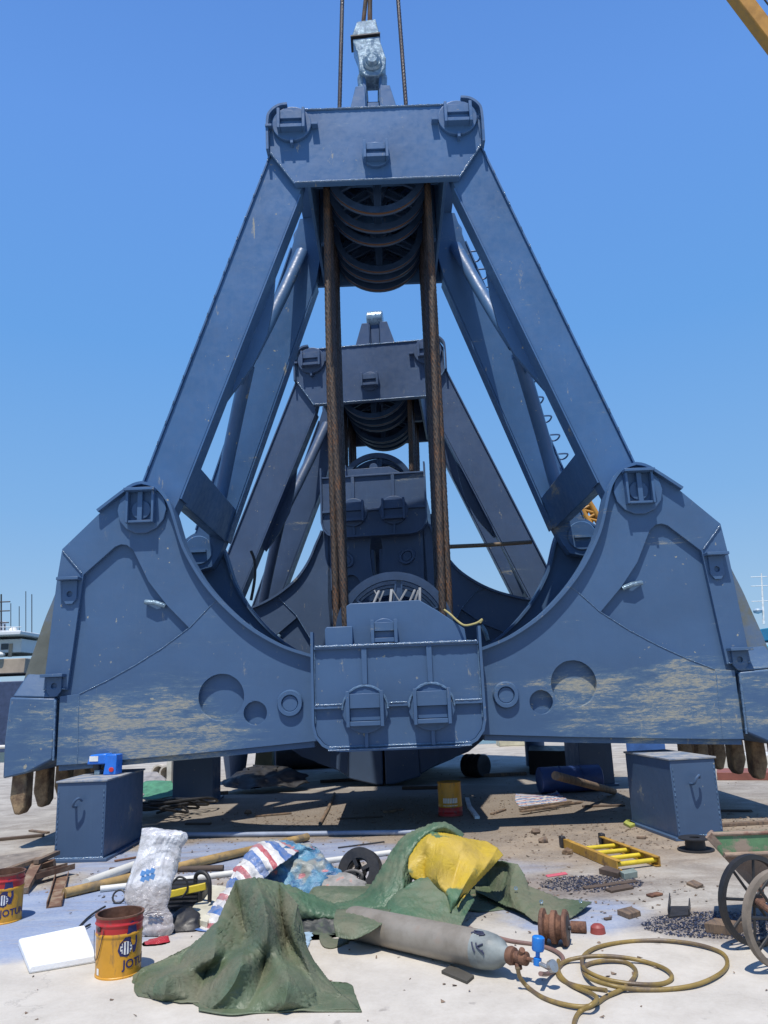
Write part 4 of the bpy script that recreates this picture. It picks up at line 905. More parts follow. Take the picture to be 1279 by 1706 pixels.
# stick lying in the folds
mb = MB(); mb.tube([pt(303, 1624, 5.10), pt(340, 1625, 5.09), pt(385, 1625, 5.08), pt(422, 1627, 5.07)], 0.016, 10, wob=0.3)
tag(mb.build('wooden_stick', mat('red_brown_wood', (0.22, 0.10, 0.06), 0.7)), 'reddish brown stick lying in the folds of the green tarpaulin', 'stick')
# rolled webbing strap and pale blue cloth below the band
MSTRAP = tarp_mat('green_strap', (0.075, 0.11, 0.065), (0.16, 0.15, 0.11))
S1 = [[pt(x, y, Y) for x, y, Y in ((535, 1545, 5.85), (532, 1570, 5.7), (538, 1588, 5.55), (552, 1592, 5.5), (568, 1582, 5.55), (576, 1562, 5.62), (588, 1555, 5.68))],
      [pt(x, y, Y) for x, y, Y in ((550, 1540, 5.95), (545, 1562, 5.82), (550, 1580, 5.72), (560, 1584, 5.68), (572, 1574, 5.7), (580, 1556, 5.76), (592, 1550, 5.8))]]
tag(cloth('webbing_strap', S1, MSTRAP, amp=0.006, sc=6, nu=8, nv=5, thick=0.008, ex=1.0), 'curled dull green webbing strap beside the gas cylinder\'s end', 'strap')
S2 = [rowpx([(485, 1532, 5.95), (505, 1530, 5.95), (520, 1535, 5.95)]), rowpx([(490, 1560, 5.75), (508, 1560, 5.72), (518, 1562, 5.75)]), rowpx([(500, 1588, 5.55), (508, 1592, 5.5), (513, 1592, 5.52)])]
tag(cloth('blue_cloth', S2, mat('pale_blue_cloth', (0.30, 0.42, 0.52), 0.5, 0, 0.3, 12), amp=0.03, sc=7, seed=5), 'pale blue crumpled plastic cloth showing under the green tarpaulin', 'cloth')
# dark fill below the band: folded canvas bundle on the ground
def blob(name, m, rings, depth=0.6, amp=0.05, sc=5.0, seed=0, n=36, per=6, parent=None, ex=1.0, ka=0.02, bend=4):
    """closed crumpled form from rings (y px, left px, right px, Y of its middle)"""
    C = []
    for (y, xl, xr, Y) in rings:
        a, b = pt(xl, y, Y), pt(xr, y, Y); C.append(((a + b) / 2, (b - a).length / 2))
    cs = cat_rom([c for c, _ in C], per); rs = cat_rom([Vector((r, 0, 0)) for _, r in C], per); vs_ = []; K = len(cs)
    for i in range(K):
        for k in range(n):
            a = 2 * pi * k / n; r = rs[i].x; d = Vector((cos(a) * r, sin(a) * r * depth, 0)); p = cs[i] + d
            q = p * sc + Vector((seed, seed * 2, 0)); s = crumple(q * 0.30) * 1.1
            p = p + d.normalized() * amp * s + Vector((0, 0, noise.noise(q * 1.3))) * amp * 0.5
            p.z = max(p.z, 0.003); vs_.append(p)
    if ex > 1: GA = wrinkle(np.array([tuple(q) for q in vs_]).reshape(K, n, 3), ex, ka, 140, bend, seed + 3, True, 0.004); vs_ = [Vector(q) for q in GA.reshape(-1, 3)]
    mb = MB(); fs = [(i * n + k, i * n + (k + 1) % n, (i + 1) * n + (k + 1) % n, (i + 1) * n + k) for i in range(K - 1) for k in range(n)]
    fs += [tuple(range(n)), tuple((K - 1) * n + k for k in range(n))]
    mb.add(vs_, fs); return mb.build(name, m, parent, smooth=50, merge=False)
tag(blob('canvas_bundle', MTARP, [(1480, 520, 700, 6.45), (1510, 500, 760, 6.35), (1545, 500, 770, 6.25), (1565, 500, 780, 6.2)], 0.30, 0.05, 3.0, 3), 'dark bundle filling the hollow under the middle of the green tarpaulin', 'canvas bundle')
tag(blob('hollow_shade_fill', mat('hollow_shade_fill', (0.035, 0.04, 0.04), 0.6, 0, 0.4, 8, (0.06, 0.085, 0.05), (0.5, 0.6), 5), [(1515, 488, 612, 6.0), (1528, 482, 610, 5.95), (1548, 480, 600, 5.88), (1568, 486, 590, 5.82), (1580, 494, 575, 5.78)], 0.35, 0.03, 4, 13, n=70, per=8, ex=1.08, ka=0.02, bend=9), 'dark crumpled filler added as the shade of the hollow under the tarpaulin band, left of the gas cylinder', 'shade filler')  # dark lump added to stand for the shade in the hollow
# ------------------------------------------------------------------ plastic sack
m, N, L, b = nt('clear_plastic_sack'); c = coord(N)
n1 = noise_node(N, L, c, 6, 8, 0.6, (1.6, 1.6, 0.8), 1.5); n2 = noise_node(N, L, c, 3.0, 4, 0.5)
out = mix(N, L, ramp(N, L, n1, 0.40, 0.56), (0.58, 0.58, 0.60), (0.88, 0.88, 0.90)); sz_ = N.new('ShaderNodeSeparateXYZ'); L.new(c, sz_.inputs[0]); out = mix(N, L, mth(N, L, 'MULTIPLY', ramp(N, L, n2, 0.58, 0.68), 0.4), out, (0.42, 0.38, 0.34)); out = mix(N, L, mrange(N, L, sz_.outputs[2], 0.36, 0.28, 0, 0.6), out, (0.36, 0.30, 0.26))
L.new(out, b.inputs['Base Color']); b.inputs['Roughness'].default_value = 0.14; b.inputs['Coat Weight'].default_value = 0.8
b.inputs['Transmission Weight'].default_value = 0.25; bump(N, L, b, n1, 0.7, 0.03); MSACK = m
sack = thing('plastic_sack', 'tall crumpled clear plastic sack of white rubbish standing behind the drum', 'plastic sack', gr(258, 1562))
def keep(o, p): o.parent = p; o.matrix_parent_inverse = Matrix.Translation(-Vector(p.location)); return o
keep(blob('sack_body', MSACK, [(1372, 238, 256, 6.12), (1380, 236, 300, 6.1), (1390, 235, 311, 6.1), (1410, 231, 304, 6.08), (1432, 223, 298, 6.05), (1460, 212, 290, 6.02), (1482, 207, 284, 6.0), (1497, 214, 279, 5.98), (1507, 222, 279, 5.97), (1522, 230, 287, 5.96), (1545, 234, 286, 5.95), (1560, 242, 275, 5.94), (1566, 248, 268, 5.93)], 0.40, 0.012, 6, 2, n=110, per=10, ex=1.045, ka=0.02, bend=18), sack)
mb = MB()
for k, (x, y, w2, h2) in enumerate(((240, 1440, 13, 12), (243, 1463, 20, 5), (238, 1473, 24, 4), (232, 1535, 40, 2), (238, 1543, 36, 2))):
    Y = 5.82 if y < 1500 else 5.80
    a, b2, c2, d2 = pt(x, y, Y), pt(x + w2, y - 3, Y), pt(x + w2, y + h2 - 3, Y), pt(x, y + h2, Y)
mb = MB()
for (x, y) in ((238, 1455), (246, 1453), (254, 1451), (238, 1464), (246, 1462), (254, 1460)):
    p = pt(x, y, 5.79); mb.obox(p, (0.030, 0.004, 0.036), Matrix.Rotation(radians(20), 3, 'Y') )
keep(mb.build('printed_mark', mat('print_blue', (0.12, 0.30, 0.62), 0.4)), sack)
# ------------------------------------------------------------------ small machine, black cloth, boards beside the sack
t = thing('welding_machine', 'black portable machine with yellow bar and tubular handle behind the sack', 'machine', gr(305, 1520))
def keepmb(mb, name, m, p, **k): return keep(mb.build(name, m, None, **k), p)
a = pt(268, 1520, 6.55); b2 = pt(338, 1520, 6.55)
mb = MB(); mb.box(a.x, b2.x, 6.5, 6.85, 0.02, pt(300, 1480, 6.55).z); keepmb(mb, 'machine_case', MBLACK, t, bevel=0.03)
mb = MB()
for k in range(7): z = 0.05 + k * 0.03; mb.box(a.x + 0.03, b2.x - 0.03, 6.485, 6.499, z, z + 0.012)
keepmb(mb, 'cooling_fins', MBLKST, t)
mb = MB(); mb.bar(pt(272, 1492, 6.42), pt(343, 1476, 6.42), 0.03, 0.05); keepmb(mb, 'side_bar', mat('bar_yellow', (0.55, 0.42, 0.03), 0.5), t, bevel=0.005)
mb = MB(); mb.tube(cat_rom([pt(349, 1502, 6.4), pt(349, 1470, 6.4), pt(343, 1456, 6.42), pt(333, 1453, 6.45), pt(326, 1460, 6.5), pt(326, 1478, 6.5)], 6), 0.016, 12); keepmb(mb, 'tube_handle', MBLACK, t)
mb = MB(); mb.tube(cat_rom([pt(288, 1470, 6.4), pt(298, 1461, 6.4), pt(310, 1466, 6.4), pt(312, 1482, 6.4), pt(303, 1495, 6.4)], 6), 0.008, 8); keepmb(mb, 'cable', MBLACK, t)
tag(blob('black_cloth', MBLACK, [(1513, 300, 318, 6.2), (1520, 288, 326, 6.15), (1535, 282, 332, 6.1), (1552, 280, 335, 6.05)], 0.6, 0.03, 6, 9), 'crumpled black cloth on the ground between sack and green tarpaulin', 'cloth')
P4 = [gr(308, 1538), gr(345, 1548), gr(385, 1500), gr(350, 1495)]
mb = MB(); mb.hexa(P4 + [p + Vector((0, 0, 0.05 if i < 2 else 0.10)) for i, p in enumerate(P4)])
tag(mb.build('cream_board', mat('cream_board', (0.52, 0.50, 0.40), 0.7), bevel=0.005), 'cream board leaning low beside the striped woven sack', 'board')
tag(blob('red_wrapper', mat('red_foil', (0.35, 0.02, 0.03), 0.3), [(1560, 262, 284, 5.85), (1568, 240, 286, 5.8), (1577, 238, 280, 5.75)], 0.5, 0.02, 8, 4), 'shiny dark red wrapper at the foot of the plastic sack', 'wrapper')
# ------------------------------------------------------------------ striped woven sack
m, N, L, b = nt('striped_woven'); uvn = coord(N, 'UV'); s = N.new('ShaderNodeSeparateXYZ'); L.new(uvn, s.inputs[0])
fr = mth(N, L, 'FRACT', mth(N, L, 'ADD', mth(N, L, 'MULTIPLY', s.outputs[1], 4.3), mth(N, L, 'MULTIPLY', s.outputs[0], 0.5)))
r = N.new('ShaderNodeValToRGB'); r.color_ramp.interpolation = 'CONSTANT'; el = r.color_ramp.elements
el[0].position = 0; el[0].color = (0.035, 0.13, 0.38, 1); el[1].position = 0.30; el[1].color = (0.66, 0.64, 0.62, 1)
e = el.new(0.5); e.color = (0.42, 0.09, 0.10, 1); e = el.new(0.68); e.color = (0.66, 0.64, 0.60, 1)
L.new(fr, r.inputs[0]); c = coord(N); n1 = noise_node(N, L, c, 6, 8, 0.7)
out = mix(N, L, mth(N, L, 'MULTIPLY', ramp(N, L, n1, 0.38, 0.62), 0.6), r.outputs[0], (0.33, 0.33, 0.34)); L.new(out, b.inputs['Base Color']); b.inputs['Roughness'].default_value = 0.35
bump(N, L, b, noise_node(N, L, c, 40, 4, 0.6, dist=1), 0.6, 0.01); MWOV = m
m, N, L, b = nt('blue_film'); c = coord(N); n1 = noise_node(N, L, c, 5, 8, 0.7, dist=0.6); n2 = noise_node(N, L, c, 4, 3, 0.5)
out = mix(N, L, ramp(N, L, n1, 0.4, 0.6), (0.03, 0.10, 0.22), (0.13, 0.30, 0.40)); out = mix(N, L, ramp(N, L, n2, 0.48, 0.56), out, (0.27, 0.28, 0.25)); out = mix(N, L, ramp(N, L, noise_node(N, L, c, 6, 3, 0.5, (1, 2, 1)), 0.62, 0.66), out, (0.42, 0.16, 0.17))
L.new(out, b.inputs['Base Color']); b.inputs['Roughness'].default_value = 0.22; bump(N, L, b, n1, 0.8, 0.03); MFILM = m
MFILM.node_tree.nodes['Principled BSDF'].inputs['Roughness'].default_value = 0.3
ws = thing('woven_sack', 'red, white and blue striped woven sack with glossy blue film, behind the tarpaulin', 'woven sack', gr(440, 1500))
G1 = [rowpx([(328, 1548, 6.05), (340, 1545, 6.0), (358, 1535, 5.98), (375, 1528, 6.0)]), rowpx([(345, 1515, 6.2), (358, 1508, 6.15), (378, 1508, 6.1), (392, 1505, 6.1)]),
      rowpx([(368, 1478, 6.35), (385, 1470, 6.3), (400, 1475, 6.25), (412, 1480, 6.25)]), rowpx([(392, 1438, 6.5), (405, 1432, 6.45), (425, 1440, 6.4), (440, 1450, 6.4)]),
      rowpx([(415, 1408, 6.7), (430, 1400, 6.65), (450, 1410, 6.55), (470, 1425, 6.5)]), rowpx([(430, 1394, 6.85), (450, 1391, 6.85), (475, 1396, 6.8), (500, 1404, 6.8)])]
keep(cloth('striped_flap', G1, MWOV, amp=0.02, sc=5, nu=14, nv=12, seed=31, bend=8, ex=1.12), ws)
keep(blob('film_heap', MFILM, [(1392, 436, 470, 6.95), (1396, 430, 490, 6.9), (1402, 424, 512, 6.85), (1412, 418, 530, 6.85), (1428, 414, 545, 6.75), (1450, 408, 566, 6.7), (1475, 405, 556, 6.6), (1500, 405, 540, 6.5), (1520, 410, 530, 6.4)], 0.40, 0.02, 5, 7, n=90, per=10, ex=1.14, ka=0.012, bend=9), ws)
# ------------------------------------------------------------------ cable reel
t = thing('cable_reel', 'black cable reel leaning in the hollow above the green tarpaulin band', 'cable reel', gr(600, 1475))
c0 = pt(600, 1452, 7.0); ax = Vector((-0.35, -0.9, 0.35)).normalized(); r_ = 0.185
for kk, sgn in (('reel_flange', 0.04), ('reel_flange', -0.04)):
    mb = MB(); cc = c0 + ax * sgn; mb.lathe([(r_, -0.006), (r_, 0.006), (r_ * 0.55, 0.006), (r_ * 0.55, -0.006), (r_, -0.006)], cc, ax, 40)
    x = ax.cross(Vector((0, 0, 1))).normalized(); y = ax.cross(x)
    for k in range(4):
        a = k * pi / 2 + 0.5; d = x * cos(a) + y * sin(a); mb.bar(cc + d * 0.03, cc + d * r_ * 0.6, 0.03, 0.01, ax)
    keepmb(mb, kk, MBLACK, t)
mb = MB(); mb.lathe([(0.04, -0.05), (0.04, 0.05)], c0, ax, 20); mb.lathe([(r_ * 0.8, -0.034), (r_ * 0.82, 0), (r_ * 0.8, 0.034), (r_ * 0.5, 0.034), (r_ * 0.5, -0.034), (r_ * 0.8, -0.034)], c0, ax, 36); keepmb(mb, 'wound_cable', MBLACK, t)
mb = MB(); mb.tube(cat_rom([pt(565, 1470, 6.8), pt(572, 1455, 6.75), pt(590, 1450, 6.7), pt(603, 1458, 6.68), pt(598, 1475, 6.7)], 6), 0.012, 8)
tag(mb.build('grey_hose', mat('grey_hose', (0.12, 0.11, 0.10), 0.6)), 'short grey hose looped in front of the black cable reel', 'hose')
tag(blob('rubble_heap', mat('mixed_rubble', (0.25, 0.24, 0.22), 0.8, 0, 0.5, 9, (0.40, 0.20, 0.16), (0.55, 0.6), 9), [(1452, 545, 560, 6.7), (1465, 535, 600, 6.6), (1485, 530, 620, 6.5), (1500, 530, 640, 6.4)], 0.4, 0.05, 9, 11), 'heap of pale rubble and rags between woven sack and cable reel', 'rubble')
# ------------------------------------------------------------------ gas cylinder
a = gr(600, 1578); b2 = gr(826, 1640); r_ = 0.102
A0 = a + Vector((0.02, 0.12, r_)); B0 = b2 + Vector((0.06, 0.10, r_ + 0.02)); ax = (B0 - A0).normalized()
A0 = B0 - ax * 1.22
t = thing('gas_cylinder', 'scuffed grey steel gas cylinder lying half under the green tarpaulin', 'gas cylinder', (A0.x, A0.y, 0))
m, N, L, b = nt('cylinder_grey'); c = coord(N); n1 = noise_node(N, L, c, 3, 10, 0.7); n2 = noise_node(N, L, c, 12, 8, 0.75); s = N.new('ShaderNodeSeparateXYZ'); L.new(c, s.inputs[0])
out = mix(N, L, ramp(N, L, n1, 0.38, 0.64), (0.19, 0.165, 0.13), (0.30, 0.275, 0.235)); out = mix(N, L, mth(N, L, 'MULTIPLY', ramp(N, L, n2, 0.55, 0.68), 0.5), out, (0.24, 0.16, 0.11))
L.new(out, b.inputs['Base Color']); b.inputs['Roughness'].default_value = 0.55; b.inputs['Metallic'].default_value = 0.15; bump(N, L, b, n2, 0.15, 0.005); MCYL = m
mb = MB(); Lc = 1.22
mb.lathe([(0.001, -0.02), (r_ * 0.7, -0.02), (r_ * 0.93, 0.0), (r_, 0.04), (r_, 0.5), (r_, 1.0), (r_, Lc - 0.17)], A0, ax, 48); keepmb(mb, 'cylinder_body', MCYL, t)
mb = MB(); mb.lathe([(r_ + 0.0005, Lc - 0.172), (r_ * 0.985, Lc - 0.12), (r_ * 0.90, Lc - 0.06), (r_ * 0.72, Lc - 0.015), (r_ * 0.48, Lc + 0.01), (0.042, Lc + 0.03), (0.042, Lc + 0.05), (0.001, Lc + 0.05)], A0, ax, 48)
keepmb(mb, 'shoulder', mat('shoulder_silver', (0.20, 0.225, 0.22), 0.6, 0.0, 0.35, 6, (0.10, 0.10, 0.12), (0.63, 0.67), 9), t)
x = ax.cross(Vector((0, 0, 1))).normalized(); y = x.cross(ax)     # y up-ish
def onc(u, aa, rr=None): return A0 + ax * u + (x * cos(aa) + y * sin(aa)) * (rr or (r_ + 0.002))
mb = MB()
fd = -x if (-x).y < 0 else x
sg = 1 if x.y < 0 else -1
def oc(u, aa, k=1.0):
    rr = r_ * (1 - max(0, (u - (Lc - 0.14)) / 0.14) ** 2 * 0.22) + 0.003
    return A0 + ax * u + (x * sg * cos(aa) + y * sin(aa)) * rr
for stroke in (((1.07, 0.60), (1.085, 0.35), (1.10, 0.15)), ((1.145, 0.62), (1.11, 0.42), (1.15, 0.22)), ((1.10, 0.60), (1.11, 0.42)), ((1.145, 0.30), (1.16, 0.12)), ((1.04, 1.1), (1.06, 1.25)), ((1.10, 1.05), (1.13, 1.2), (1.09, 1.32)), ((1.05, 1.3), (1.11, 1.35)), ((1.06, 1.15), (1.10, 1.22), (1.07, 1.30)), ((1.08, 1.1), (1.12, 1.28))):
    P = []
    for i in range(len(stroke) - 1):
        for k in range(5): f_ = k / 5; P.append(oc(stroke[i][0] * (1 - f_) + stroke[i + 1][0] * f_, stroke[i][1] * (1 - f_) + stroke[i + 1][1] * f_))
    P.append(oc(*stroke[-1])); mb.tube(P, 0.0045, 6)
keepmb(mb, 'painted_marks', mat('mark_ink', (0.02, 0.025, 0.06), 0.6), t)
V0 = A0 + ax * (Lc + 0.04)
mb = MB(); mb.lathe([(0.001, 0), (0.045, 0), (0.05, 0.015), (0.045, 0.04), (0.028, 0.045), (0.028, 0.08), (0.036, 0.085), (0.036, 0.12), (0.02, 0.125), (0.001, 0.125)], V0, ax, 16); valve = keepmb(mb, 'valve_body', MRUST, t)
mb = MB(); mb.tube([V0 + ax * 0.06 + Vector((0, 0, -0.03)), V0 + ax * 0.06 + Vector((0.0, -0.02, -0.055))], 0.02, 10); mb.tube([V0 + ax * 0.12, V0 + ax * 0.17], 0.012, 10); mb.tube([V0 + ax * 0.07, V0 + ax * 0.09 + Vector((0, -0.03, 0.05))], 0.017, 10); keepmb(mb, 'fitting', MRUST, t)
R0 = V0 + ax * 0.19
t2 = thing('gas_regulator', 'small regulator with bright blue knob screwed onto the cylinder valve', 'regulator', (R0.x, R0.y, 0))
mb = MB(); mb.lathe([(0.001, -0.02), (0.022, -0.02), (0.022, 0.015), (0.012, 0.02), (0.012, 0.05), (0.03, 0.052), (0.034, 0.06), (0.034, 0.12), (0.028, 0.125), (0.001, 0.125)], R0, (0.12, 0, 1), 18); keepmb(mb, 'blue_knob', mat('knob_blue', (0.01, 0.17, 0.55), 0.35), t2)
mb = MB(); mb.tube([R0 - ax * 0.03, R0 + ax * 0.07 + Vector((0, -0.01, -0.02))], 0.012, 10); mb.lathe([(0.001, 0), (0.03, 0), (0.032, 0.01), (0.032, 0.028), (0.001, 0.03)], R0 + ax * 0.08 + Vector((0, 0, -0.015)), Vector((0.5, -0.6, 0.35)), 20); keepmb(mb, 'gauge', mat('worn_chrome', (0.45, 0.44, 0.42), 0.3, 0.7), t2)
P4 = [gr(735, 1622), gr(778, 1640), gr(790, 1630), gr(752, 1612)]
mb = MB(); mb.hexa(P4 + [p + Vector((0, 0, 0.018)) for p in P4]); tag(mb.build('wood_chock', mat('dark_wood', (0.06, 0.055, 0.045), 0.8), bevel=0.003), 'thin dark wooden chock on the concrete under the gas cylinder', 'wood block')
# ------------------------------------------------------------------ hoses
def hose(px, r, m, label, name='gas_hose', z=0.014, lift=None):
    P = []
    for i, p in enumerate(px): P.append(gr(p[0], p[1], z + (p[2] if len(p) > 2 else 0.004 * sin(i * 1.7))))
    mb = MB(); mb.tube(cat_rom(P, 10), r, 12); return tag(mb.build(name, m), label, 'hose')
MHOSE = mat('yellow_brown_hose', (0.24, 0.165, 0.045), 0.45, 0, 0.3, 5, (0.12, 0.085, 0.055), (0.46, 0.6), 3.5, bs=0.2, bsc=60)
hose([(862, 1612, 0.10), (866, 1628, 0.05), (880, 1645), (905, 1662), (940, 1673), (972, 1677), (992, 1672), (1010, 1660), (1040, 1645), (1056, 1628), (1058, 1615), (1042, 1603), (1010, 1600), (980, 1606), (972, 1618), (985, 1631, 0.02), (1020, 1642, 0.02), (1060, 1648, 0.0), (1110, 1648), (1160, 1640), (1196, 1624), (1211, 1607), (1203, 1588), (1165, 1574), (1110, 1567), (1050, 1568), (1000, 1576), (974, 1590), (970, 1608, 0.02), (985, 1622, 0.025), (1020, 1634, 0.02), (1070, 1640, 0.01), (1105, 1638), (1119, 1628), (1108, 1614), (1075, 1602), (1030, 1594, 0.02), (985, 1593, 0.025), (945, 1600), (929, 1614), (934, 1630), (960, 1642), (1010, 1650, 0.03)],
     0.0115, MHOSE, 'yellow-brown gas hose coiled on the pale concrete at right')
hose([(930, 1600), (932, 1622), (950, 1640), (985, 1655, 0.012), (994, 1664, 0.03), (985, 1674, 0.03), (965, 1686), (956, 1705), (957, 1730)], 0.0115, MHOSE, 'tail of yellow-brown hose running out of frame below the coil')
hose([(780, 1545, 0.03), (800, 1553), (850, 1567), (895, 1574), (925, 1584), (938, 1597), (930, 1612), (912, 1622, 0.02), (900, 1622, 0.08)], 0.012, mat('red_brown_hose', (0.20, 0.12, 0.10), 0.5), 'thin reddish brown hose passing between cylinder and rusty roller')
# ------------------------------------------------------------------ rusty roller and small things
t = thing('rusty_roller', 'rusty grooved steel roller standing on edge right of the tarpaulin', 'roller', gr(931, 1583) + Vector((0, 0.1, 0)))
c0 = gr(931, 1583) + Vector((0, 0.10, 0.105)); ax = Vector((1, -0.38, 0)).normalized()
mb = MB(); mb.lathe([(0.001, -0.085), (0.096, -0.085), (0.105, -0.078), (0.105, -0.06), (0.072, -0.05), (0.066, -0.038), (0.075, -0.022), (0.096, -0.014), (0.096, 0.014), (0.075, 0.022), (0.066, 0.038), (0.072, 0.05), (0.105, 0.06), (0.105, 0.078), (0.096, 0.085), (0.001, 0.085)], c0, ax, 36); keepmb(mb, 'roller_body', MRUST, t)
mb = MB(); mb.lathe([(0.001, 0.088), (0.05, 0.09), (0.07, 0.0855)], c0, ax, 28); mb.lathe([(0.012, 0.09), (0.012, 0.105), (0.001, 0.105)], c0, ax, 10); keepmb(mb, 'end_cap', MBLKST, t)
mb = MB(); c1 = gr(966, 1556) + Vector((0, 0.03, 0.035)); mb.lathe([(0.001, -0.05), (0.035, -0.05), (0.035, 0.05), (0.001, 0.05)], c1, (1, -0.3, 0), 20)
tag(mb.build('steel_bush', MRUST), 'short rusty pipe piece just right of the grooved roller', 'pipe piece')
mb = MB(); mb.lathe([(0.001, 0.055), (0.03, 0.052), (0.045, 0.038), (0.05, 0.0)], gr(996, 1554), (0, 0, 1), 24)
tag(mb.build('red_puck', mat('dull_red', (0.30, 0.06, 0.05), 0.6)), 'small dull red round puck on the ground by the blue stain', 'puck')
def block(px, z, m, label, name='wood_block', cat='wood block', bev=0.004, zs=None):
    P = [gr(*p) for p in px]; zs = zs or [z] * 4
    mb = MB(); mb.hexa(P + [p + Vector((random.uniform(-.005, .005), random.uniform(-.005, .005), q)) for p, q in zip(P, zs)]); return tag(mb.build(name, m, bevel=bev), label, cat)
MWOOD = mat('weathered_wood', (0.19, 0.13, 0.085), 0.8, 0, 0.3, 5, (0.10, 0.075, 0.06), (0.45, 0.6), 4, sc2=(6, 1, 1))
MWOODD = mat('dark_weathered_wood', (0.085, 0.06, 0.045), 0.85, 0, 0.35, 6)
block([(1028, 1524), (1048, 1532), (1068, 1526), (1050, 1518)], 0.035, MWOOD, 'small brown block by the blue stain, right of the red puck')
block([(1175, 1554), (1222, 1560), (1240, 1552), (1192, 1545)], 0.06, MWOOD, 'long brown block lying in the dark swarf by the wheelbarrow')
block([(1143, 1474), (1160, 1481), (1172, 1477), (1155, 1469)], 0.02, MWOOD, 'thin brown offcut lying alone left of the wheelbarrow')
block([(998, 1456), (1030, 1464), (1036, 1459), (1010, 1450)], 0.045, MWOODD, 'dark broken wood chunk touching the near end of the yellow ladder')
block([(970, 1479), (975, 1482), (1062, 1470), (1058, 1467)], 0.012, MWOODD, 'long thin dark slat lying across the left swarf patch')
block([(1008, 1484), (1018, 1488), (1056, 1481), (1046, 1476)], 0.02, MWOODD, 'short dark plank below the slat in the left swarf patch')
block([(1034, 1462), (1040, 1466), (1062, 1462), (1056, 1456)], 0.05, mat('grey_green_scrap', (0.22, 0.27, 0.24), 0.6), 'grey-green metal scrap beside the ladder\'s near foot', 'metal_scrap', 'metal scrap')
block([(908, 1459), (912, 1462), (946, 1457), (942, 1454)], 0.01, mat('pink_tape', (0.50, 0.10, 0.13), 0.6), 'thin pinkish red strip lying left of the ladder', 'red_strip', 'strip')
t = thing('bent_tray', 'bent dark metal tray scrap at the edge of the right swarf patch', 'metal scrap', gr(1132, 1525))
P = [gr(1114, 1530), gr(1148, 1527), gr(1150, 1512), gr(1118, 1512)]
mb = MB(); mb.hexa([p + Vector((0, 0, .004)) for p in P] + [p + Vector((0, 0, .012)) for p in P]); keepmb(mb, 'tray_floor', MBLKST, t)
mb = MB(); mb.bar(P[0] + Vector((0, 0, .03)), P[3] + Vector((0, 0, .07)), 0.006, 0.06); keepmb(mb, 'tray_side', MBLKST, t)
mb = MB(); mb.bar(P[1] + Vector((0, 0, .025)), P[2] + Vector((0, 0, .04)), 0.006, 0.05); keepmb(mb, 'tray_side', MBLKST, t)
# ------------------------------------------------------------------ black spool by the right box
t = thing('cable_spool', 'small black empty spool standing before the right support box', 'spool', gr(1159, 1416))
o = Vector(t.location); mb = MB(); mb.lathe([(0.001, 0), (0.17, 0), (0.17, 0.012), (0.095, 0.014), (0.09, 0.10), (0.15, 0.105), (0.15, 0.115), (0.05, 0.115), (0.05, 0.02), (0.001, 0.02)], o, (0, 0, 1), 36); keepmb(mb, 'spool_body', MBLACK, t)
# ------------------------------------------------------------------ yellow ladder
t = thing('short_ladder', 'short yellow steel ladder lying flat on the ground at right', 'ladder', gr(1020, 1430))
MLAD = mat('ladder_orange', (0.42, 0.24, 0.04), 0.55, 0.1, 0.25, 6, (0.16, 0.09, 0.04), (0.52, 0.64), 7); MLY = mat('ladder_yellow', (0.62, 0.47, 0.03), 0.45, 0, 0.2, 8)
La, Lb = gr(940, 1413), gr(1029, 1452); Ra, Rb = gr(1006, 1408), gr(1100, 1444)
for a, b2 in ((La, Lb), (Ra, Rb)):
    d = (b2 - a).normalized(); s_ = d.cross(Vector((0, 0, 1)))
    mb = MB(); mb.bar(a + Vector((0, 0, 0.045)), b2 + Vector((0, 0, 0.045)), 0.012, 0.08)
    q = s_ * (0.02 if a == La else -0.02) * -1
    mb.bar(a + q + Vector((0, 0, 0.082)), b2 + q + Vector((0, 0, 0.082)), 0.045, 0.008); mb.bar(a + q + Vector((0, 0, 0.008)), b2 + q + Vector((0, 0, 0.008)), 0.045, 0.008)
    keepmb(mb, 'side_rail', MLAD, t)
    mb = MB(); mb.bar(a - d * 0.07 + Vector((0, 0, 0.06)), a + Vector((0, 0, 0.06)), 0.05, 0.10); keepmb(mb, 'rail_end', MBLKST, t, bevel=0.008)
for f_ in (0.30, 0.52, 0.75, 0.97):
    mb = MB(); mb.tube([La.lerp(Lb, f_ ) + Vector((0, 0, .05)), Ra.lerp(Rb, f_ - 0.02) + Vector((0, 0, .05))], 0.02, 14); keepmb(mb, 'rung', MLY, t)
# ------------------------------------------------------------------ poles and pipes
def pole(pts, r, m, label, name='pole', cat='pole', wob=0.1, n=14):
    mb = MB(); mb.tube(pts, r, n, wob=wob); return tag(mb.build(name, m), label, cat)
MBAM = mat('bamboo', (0.36, 0.235, 0.09), 0.55, 0, 0.3, 3, (0.19, 0.14, 0.08), (0.5, 0.62), 5)
a, b2 = gr(107, 1488, 0.04), gr(512, 1394, 0.05)
pole([a.lerp(b2, k / 24) for k in range(25)], 0.04, MBAM, 'long tan bamboo pole lying across the blue painted ground at left', 'bamboo_pole')
MPVC = mat('white_pipe', (0.62, 0.61, 0.56), 0.45, 0, 0.1, 4)
pole([gr(143, 1472, 0.045), gr(180, 1458, 0.045), gr(226, 1441, 0.045)], 0.042, MPVC, 'thick off-white pipe end resting beside the bamboo pole, left of the sack', 'white_pipe', 'pipe', 0.02)
pole([gr(167, 1481, 0.025), gr(300, 1466, 0.025), gr(450, 1446, 0.025), gr(650, 1420, 0.025)], 0.026, MPVC, 'long thin white pipe running behind the sacks to the cable reel', 'white_pipe', 'pipe', 0.02)
pole([gr(183, 1450, 0.025), gr(230, 1449, 0.025), gr(300, 1448, 0.025), gr(372, 1446, 0.025)], 0.028, MWOODD, 'dark weathered stick lying behind the plastic sack', 'wooden_pole', 'pole', 0.25)
